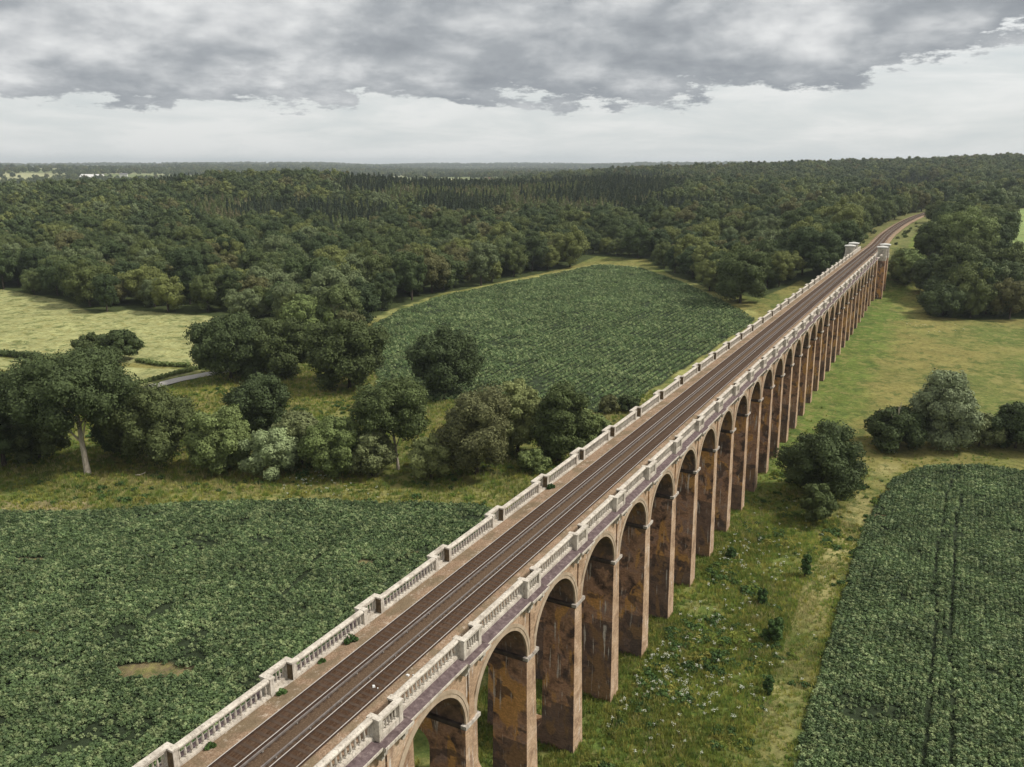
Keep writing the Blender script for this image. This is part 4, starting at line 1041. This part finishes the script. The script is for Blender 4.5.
# fence along the far edge of middle field? only hedge gaps; farm sheds and houses in the distance
def building(px,py,Lg,Wd,Hh,label,cat,roof,rz,name,wins):
    gx,gy=at(px,py); gz=ground_z(gx,gy)-1
    t=tag(empty(name,(gx,gy,gz),rz),label,cat)
    mb=MB(); mb.box(-Lg/2,Lg/2,-Wd/2,Wd/2,0,Hh); mb.quads([(-Lg/2,-Wd/2,Hh),(-Lg/2,Wd/2,Hh),(-Lg/2,0,Hh+Wd*.3),(-Lg/2,0,Hh+Wd*.3)],[(0,1,2,3)]); mb.quads([(Lg/2,-Wd/2,Hh),(Lg/2,Wd/2,Hh),(Lg/2,0,Hh+Wd*.3),(Lg/2,0,Hh+Wd*.3)],[(0,1,2,3)]); mb.build('wall',[M['render']],t)
    mb=MB(); e=.6
    for s in (-1,1): mb.loft([[(-Lg/2-e,s*(Wd/2+e),Hh-.1),(-Lg/2-e,0,Hh+Wd*.3+.15),(-Lg/2-e,0,Hh+Wd*.3+.45),(-Lg/2-e,s*(Wd/2+e),Hh+.2)],[(Lg/2+e,s*(Wd/2+e),Hh-.1),(Lg/2+e,0,Hh+Wd*.3+.15),(Lg/2+e,0,Hh+Wd*.3+.45),(Lg/2+e,s*(Wd/2+e),Hh+.2)]])
    mb.build('roof',[M[roof]],t)
    for i in range(wins):
        xx=-Lg/2+(i+.5)*Lg/wins; mb=MB(); mb.box(xx-.9,xx+.9,-Wd/2-.08,-Wd/2-.01,Hh*.35,Hh*.7); mb.build('window',[M['glass']],t)
building(93,180,66,30,9,'long white industrial shed in the hazy distance at the far left','shed','render',YAW,'industrial_shed',8)
building(124,178,22,12,12,'small white distant house right of the long white shed','house','slate',YAW+.3,'house',3)
building(146,183,20,12,10,'pale distant house below and right of the long white shed','house','tile',YAW-.2,'house',3)
building(488,183,18,11,11,'white distant house behind the conifers near the photo centre','house','tile',YAW,'house',3)
building(224,178,24,12,9,'low pale distant farmhouse left of the wooded hilltop','house','slate',YAW+.1,'house',3)

# ------------------------------------------------------------------ haze
mh=bpy.data.materials.new('haze'); mh.use_nodes=True; nt=mh.node_tree; nt.nodes.remove(nt.nodes['Principled BSDF'])
pv=nt.nodes.new('ShaderNodeVolumePrincipled'); pv.inputs['Color'].default_value=(.80,.88,.95,1); pv.inputs['Density'].default_value=HAZE if 'HAZE' in globals() else 0.75e-4; pv.inputs['Anisotropy'].default_value=0.2
nt.links.new(pv.outputs[0],nt.nodes['Material Output'].inputs['Volume'])
mb=MB(); mb.quads([(-13500,-13500,-62),(13500,-13500,-62),(13500,13500,-62),(-13500,13500,-62),(-13500,-13500,110),(13500,-13500,110),(13500,13500,110),(-13500,13500,110)],[(0,3,2,1),(0,1,5,4),(1,2,6,5),(2,3,7,6),(3,0,4,7),(4,5,6,7)])
o=mb.build('haze',[mh]); tag(o,kind='stuff')

# ------------------------------------------------------------------ world, sun, camera
SUN_AZ=radians(62); SUN_EL=radians(48)      # azimuth clockwise from +Y
w=bpy.data.worlds.new('World'); scene.world=w; w.use_nodes=True; nt=w.node_tree; n=N(nt)
bg=nt.nodes['Background']; bg.inputs['Strength'].default_value=.1
sky=n.node('ShaderNodeTexSky',sky_type='NISHITA',sun_disc=False); sky.sun_elevation=SUN_EL; sky.sun_rotation=SUN_AZ; sky.air_density=1.0; sky.dust_density=2.0
tc=n.node('ShaderNodeTexCoord').outputs['Generated']; sp=n.node('ShaderNodeSeparateXYZ'); n.put(sp.inputs[0],tc)
el=n.math('MULTIPLY',n.math('ARCSINE',sp.outputs[2]),57.2958)
az0=n.math('ARCTAN2',sp.outputs[0],sp.outputs[1])           # clockwise from +Y
azd=n.math('MULTIPLY',n.math('ADD',az0,YAW),57.2958)         # degrees right of the view line
vec=n.node('ShaderNodeCombineXYZ'); n.put(vec.inputs[0],azd); n.put(vec.inputs[1],n.math('MULTIPLY',el,1.7)); vec=vec.outputs[0]
big=n.noise(vec,.060,6,.50,.0); med=n.noise(n.scale(vec,1,1.25,1,(31,7,0)),.17,7,.50,.2); wis=n.noise(n.scale(vec,.6,1.8,1,(3,57,0)),.16,5,.6,.3)
# lower edge of the cloud deck
fr=n.math('DIVIDE',n.math('ADD',azd,35.),70.)
edge=n.ramp(fr,[(0,.37),(.20,.35),(.36,.40),(.44,.37),(.62,.38),(.80,.49),(.87,.57),(.91,.68),(1,.64)])
edge=n.math('MULTIPLY',edge,10.)
d=n.math('SUBTRACT',el,edge); 
fin=n.noise(n.scale(vec,.8,1.6,1,(11,3,0)),.42,9,.66,.0)
ragged=n.math('ADD',n.math('ADD',n.math('MULTIPLY_ADD',med,4.5,-2.25),n.math('MULTIPLY_ADD',big,2.0,-1.0)),n.math('MULTIPLY_ADD',fin,5.0,-2.5))
dd=n.math('ADD',d,ragged)
deck=n.step(dd,-.2,.4)
bigu=n.noise(n.scale(vec,1,1,1,(-.9,3.0,0)),.060,6,.50,.0); medu=n.noise(n.scale(vec,1,1.25,1,(30.6,8.6,0)),.17,7,.50,.2)
emb=n.math('ADD',n.math('MULTIPLY',n.math('SUBTRACT',big,bigu),2.2),n.math('MULTIPLY',n.math('SUBTRACT',med,medu),1.0))
shade=n.math('ADD',n.math('ADD',n.math('ADD',n.math('MULTIPLY',big,.55),n.math('MULTIPLY',med,.25)),n.math('MULTIPLY',fin,.20)),n.math('MULTIPLY',emb,.60))
ccol=n.ramp(shade,[(.26,(2.7,2.92,3.18)),(.42,(3.5,3.73,3.98)),(.53,(4.6,4.8,4.98)),(.63,(5.9,6.05,6.15)),(.76,(7.4,7.5,7.5))])
under=n.math('SUBTRACT',1.,n.step(dd,.1,2.2)); ccol=n.mix(n.math('MULTIPLY',under,.42),ccol,(2.6,2.85,3.15))
low=n.ramp(wis,[(.32,(6.3,6.7,6.75)),(.46,(7.1,7.35,7.3)),(.58,(8.0,8.1,8.0))])
low=n.mix(.12,low,sky.outputs[0])
scol=n.mix(deck,low,ccol)
topm=n.step(el,13,40); scol=n.mix(topm,scol,(7.6,7.6,7.4))
n.put(bg.inputs['Color'],scol)
L=bpy.data.lights.new('sun','SUN'); L.energy=3.7; L.angle=radians(7); L.color=(1,.95,.87)
so=link(bpy.data.objects.new('sun',L)); dx,dy,dz=sin(SUN_AZ)*cos(SUN_EL),cos(SUN_AZ)*cos(SUN_EL),sin(SUN_EL)
from mathutils import Vector, Matrix
so.rotation_euler=Vector((dx,dy,dz)).to_track_quat('Z','Y').to_euler()
cam=bpy.data.cameras.new('camera'); co=link(bpy.data.objects.new('camera',cam)); scene.camera=co
cam.sensor_fit='HORIZONTAL'; cam.sensor_width=36; cam.lens=F_PX/1024*36; cam.clip_start=.5; cam.clip_end=60000
co.location=(CX,0,CZ); co.rotation_euler=(pi/2-PITCH,0,YAW)
scene.render.resolution_x=1024; scene.render.resolution_y=767
vs=scene.view_settings; vs.view_transform='Standard'; vs.look='None'; vs.exposure=.12; vs.gamma=1
scene.cycles.max_bounces=5; scene.cycles.diffuse_bounces=2; scene.cycles.glossy_bounces=2; scene.cycles.transmission_bounces=2; scene.cycles.volume_bounces=0; scene.cycles.transparent_max_bounces=4
scene.cycles.use_denoising=DENOISE
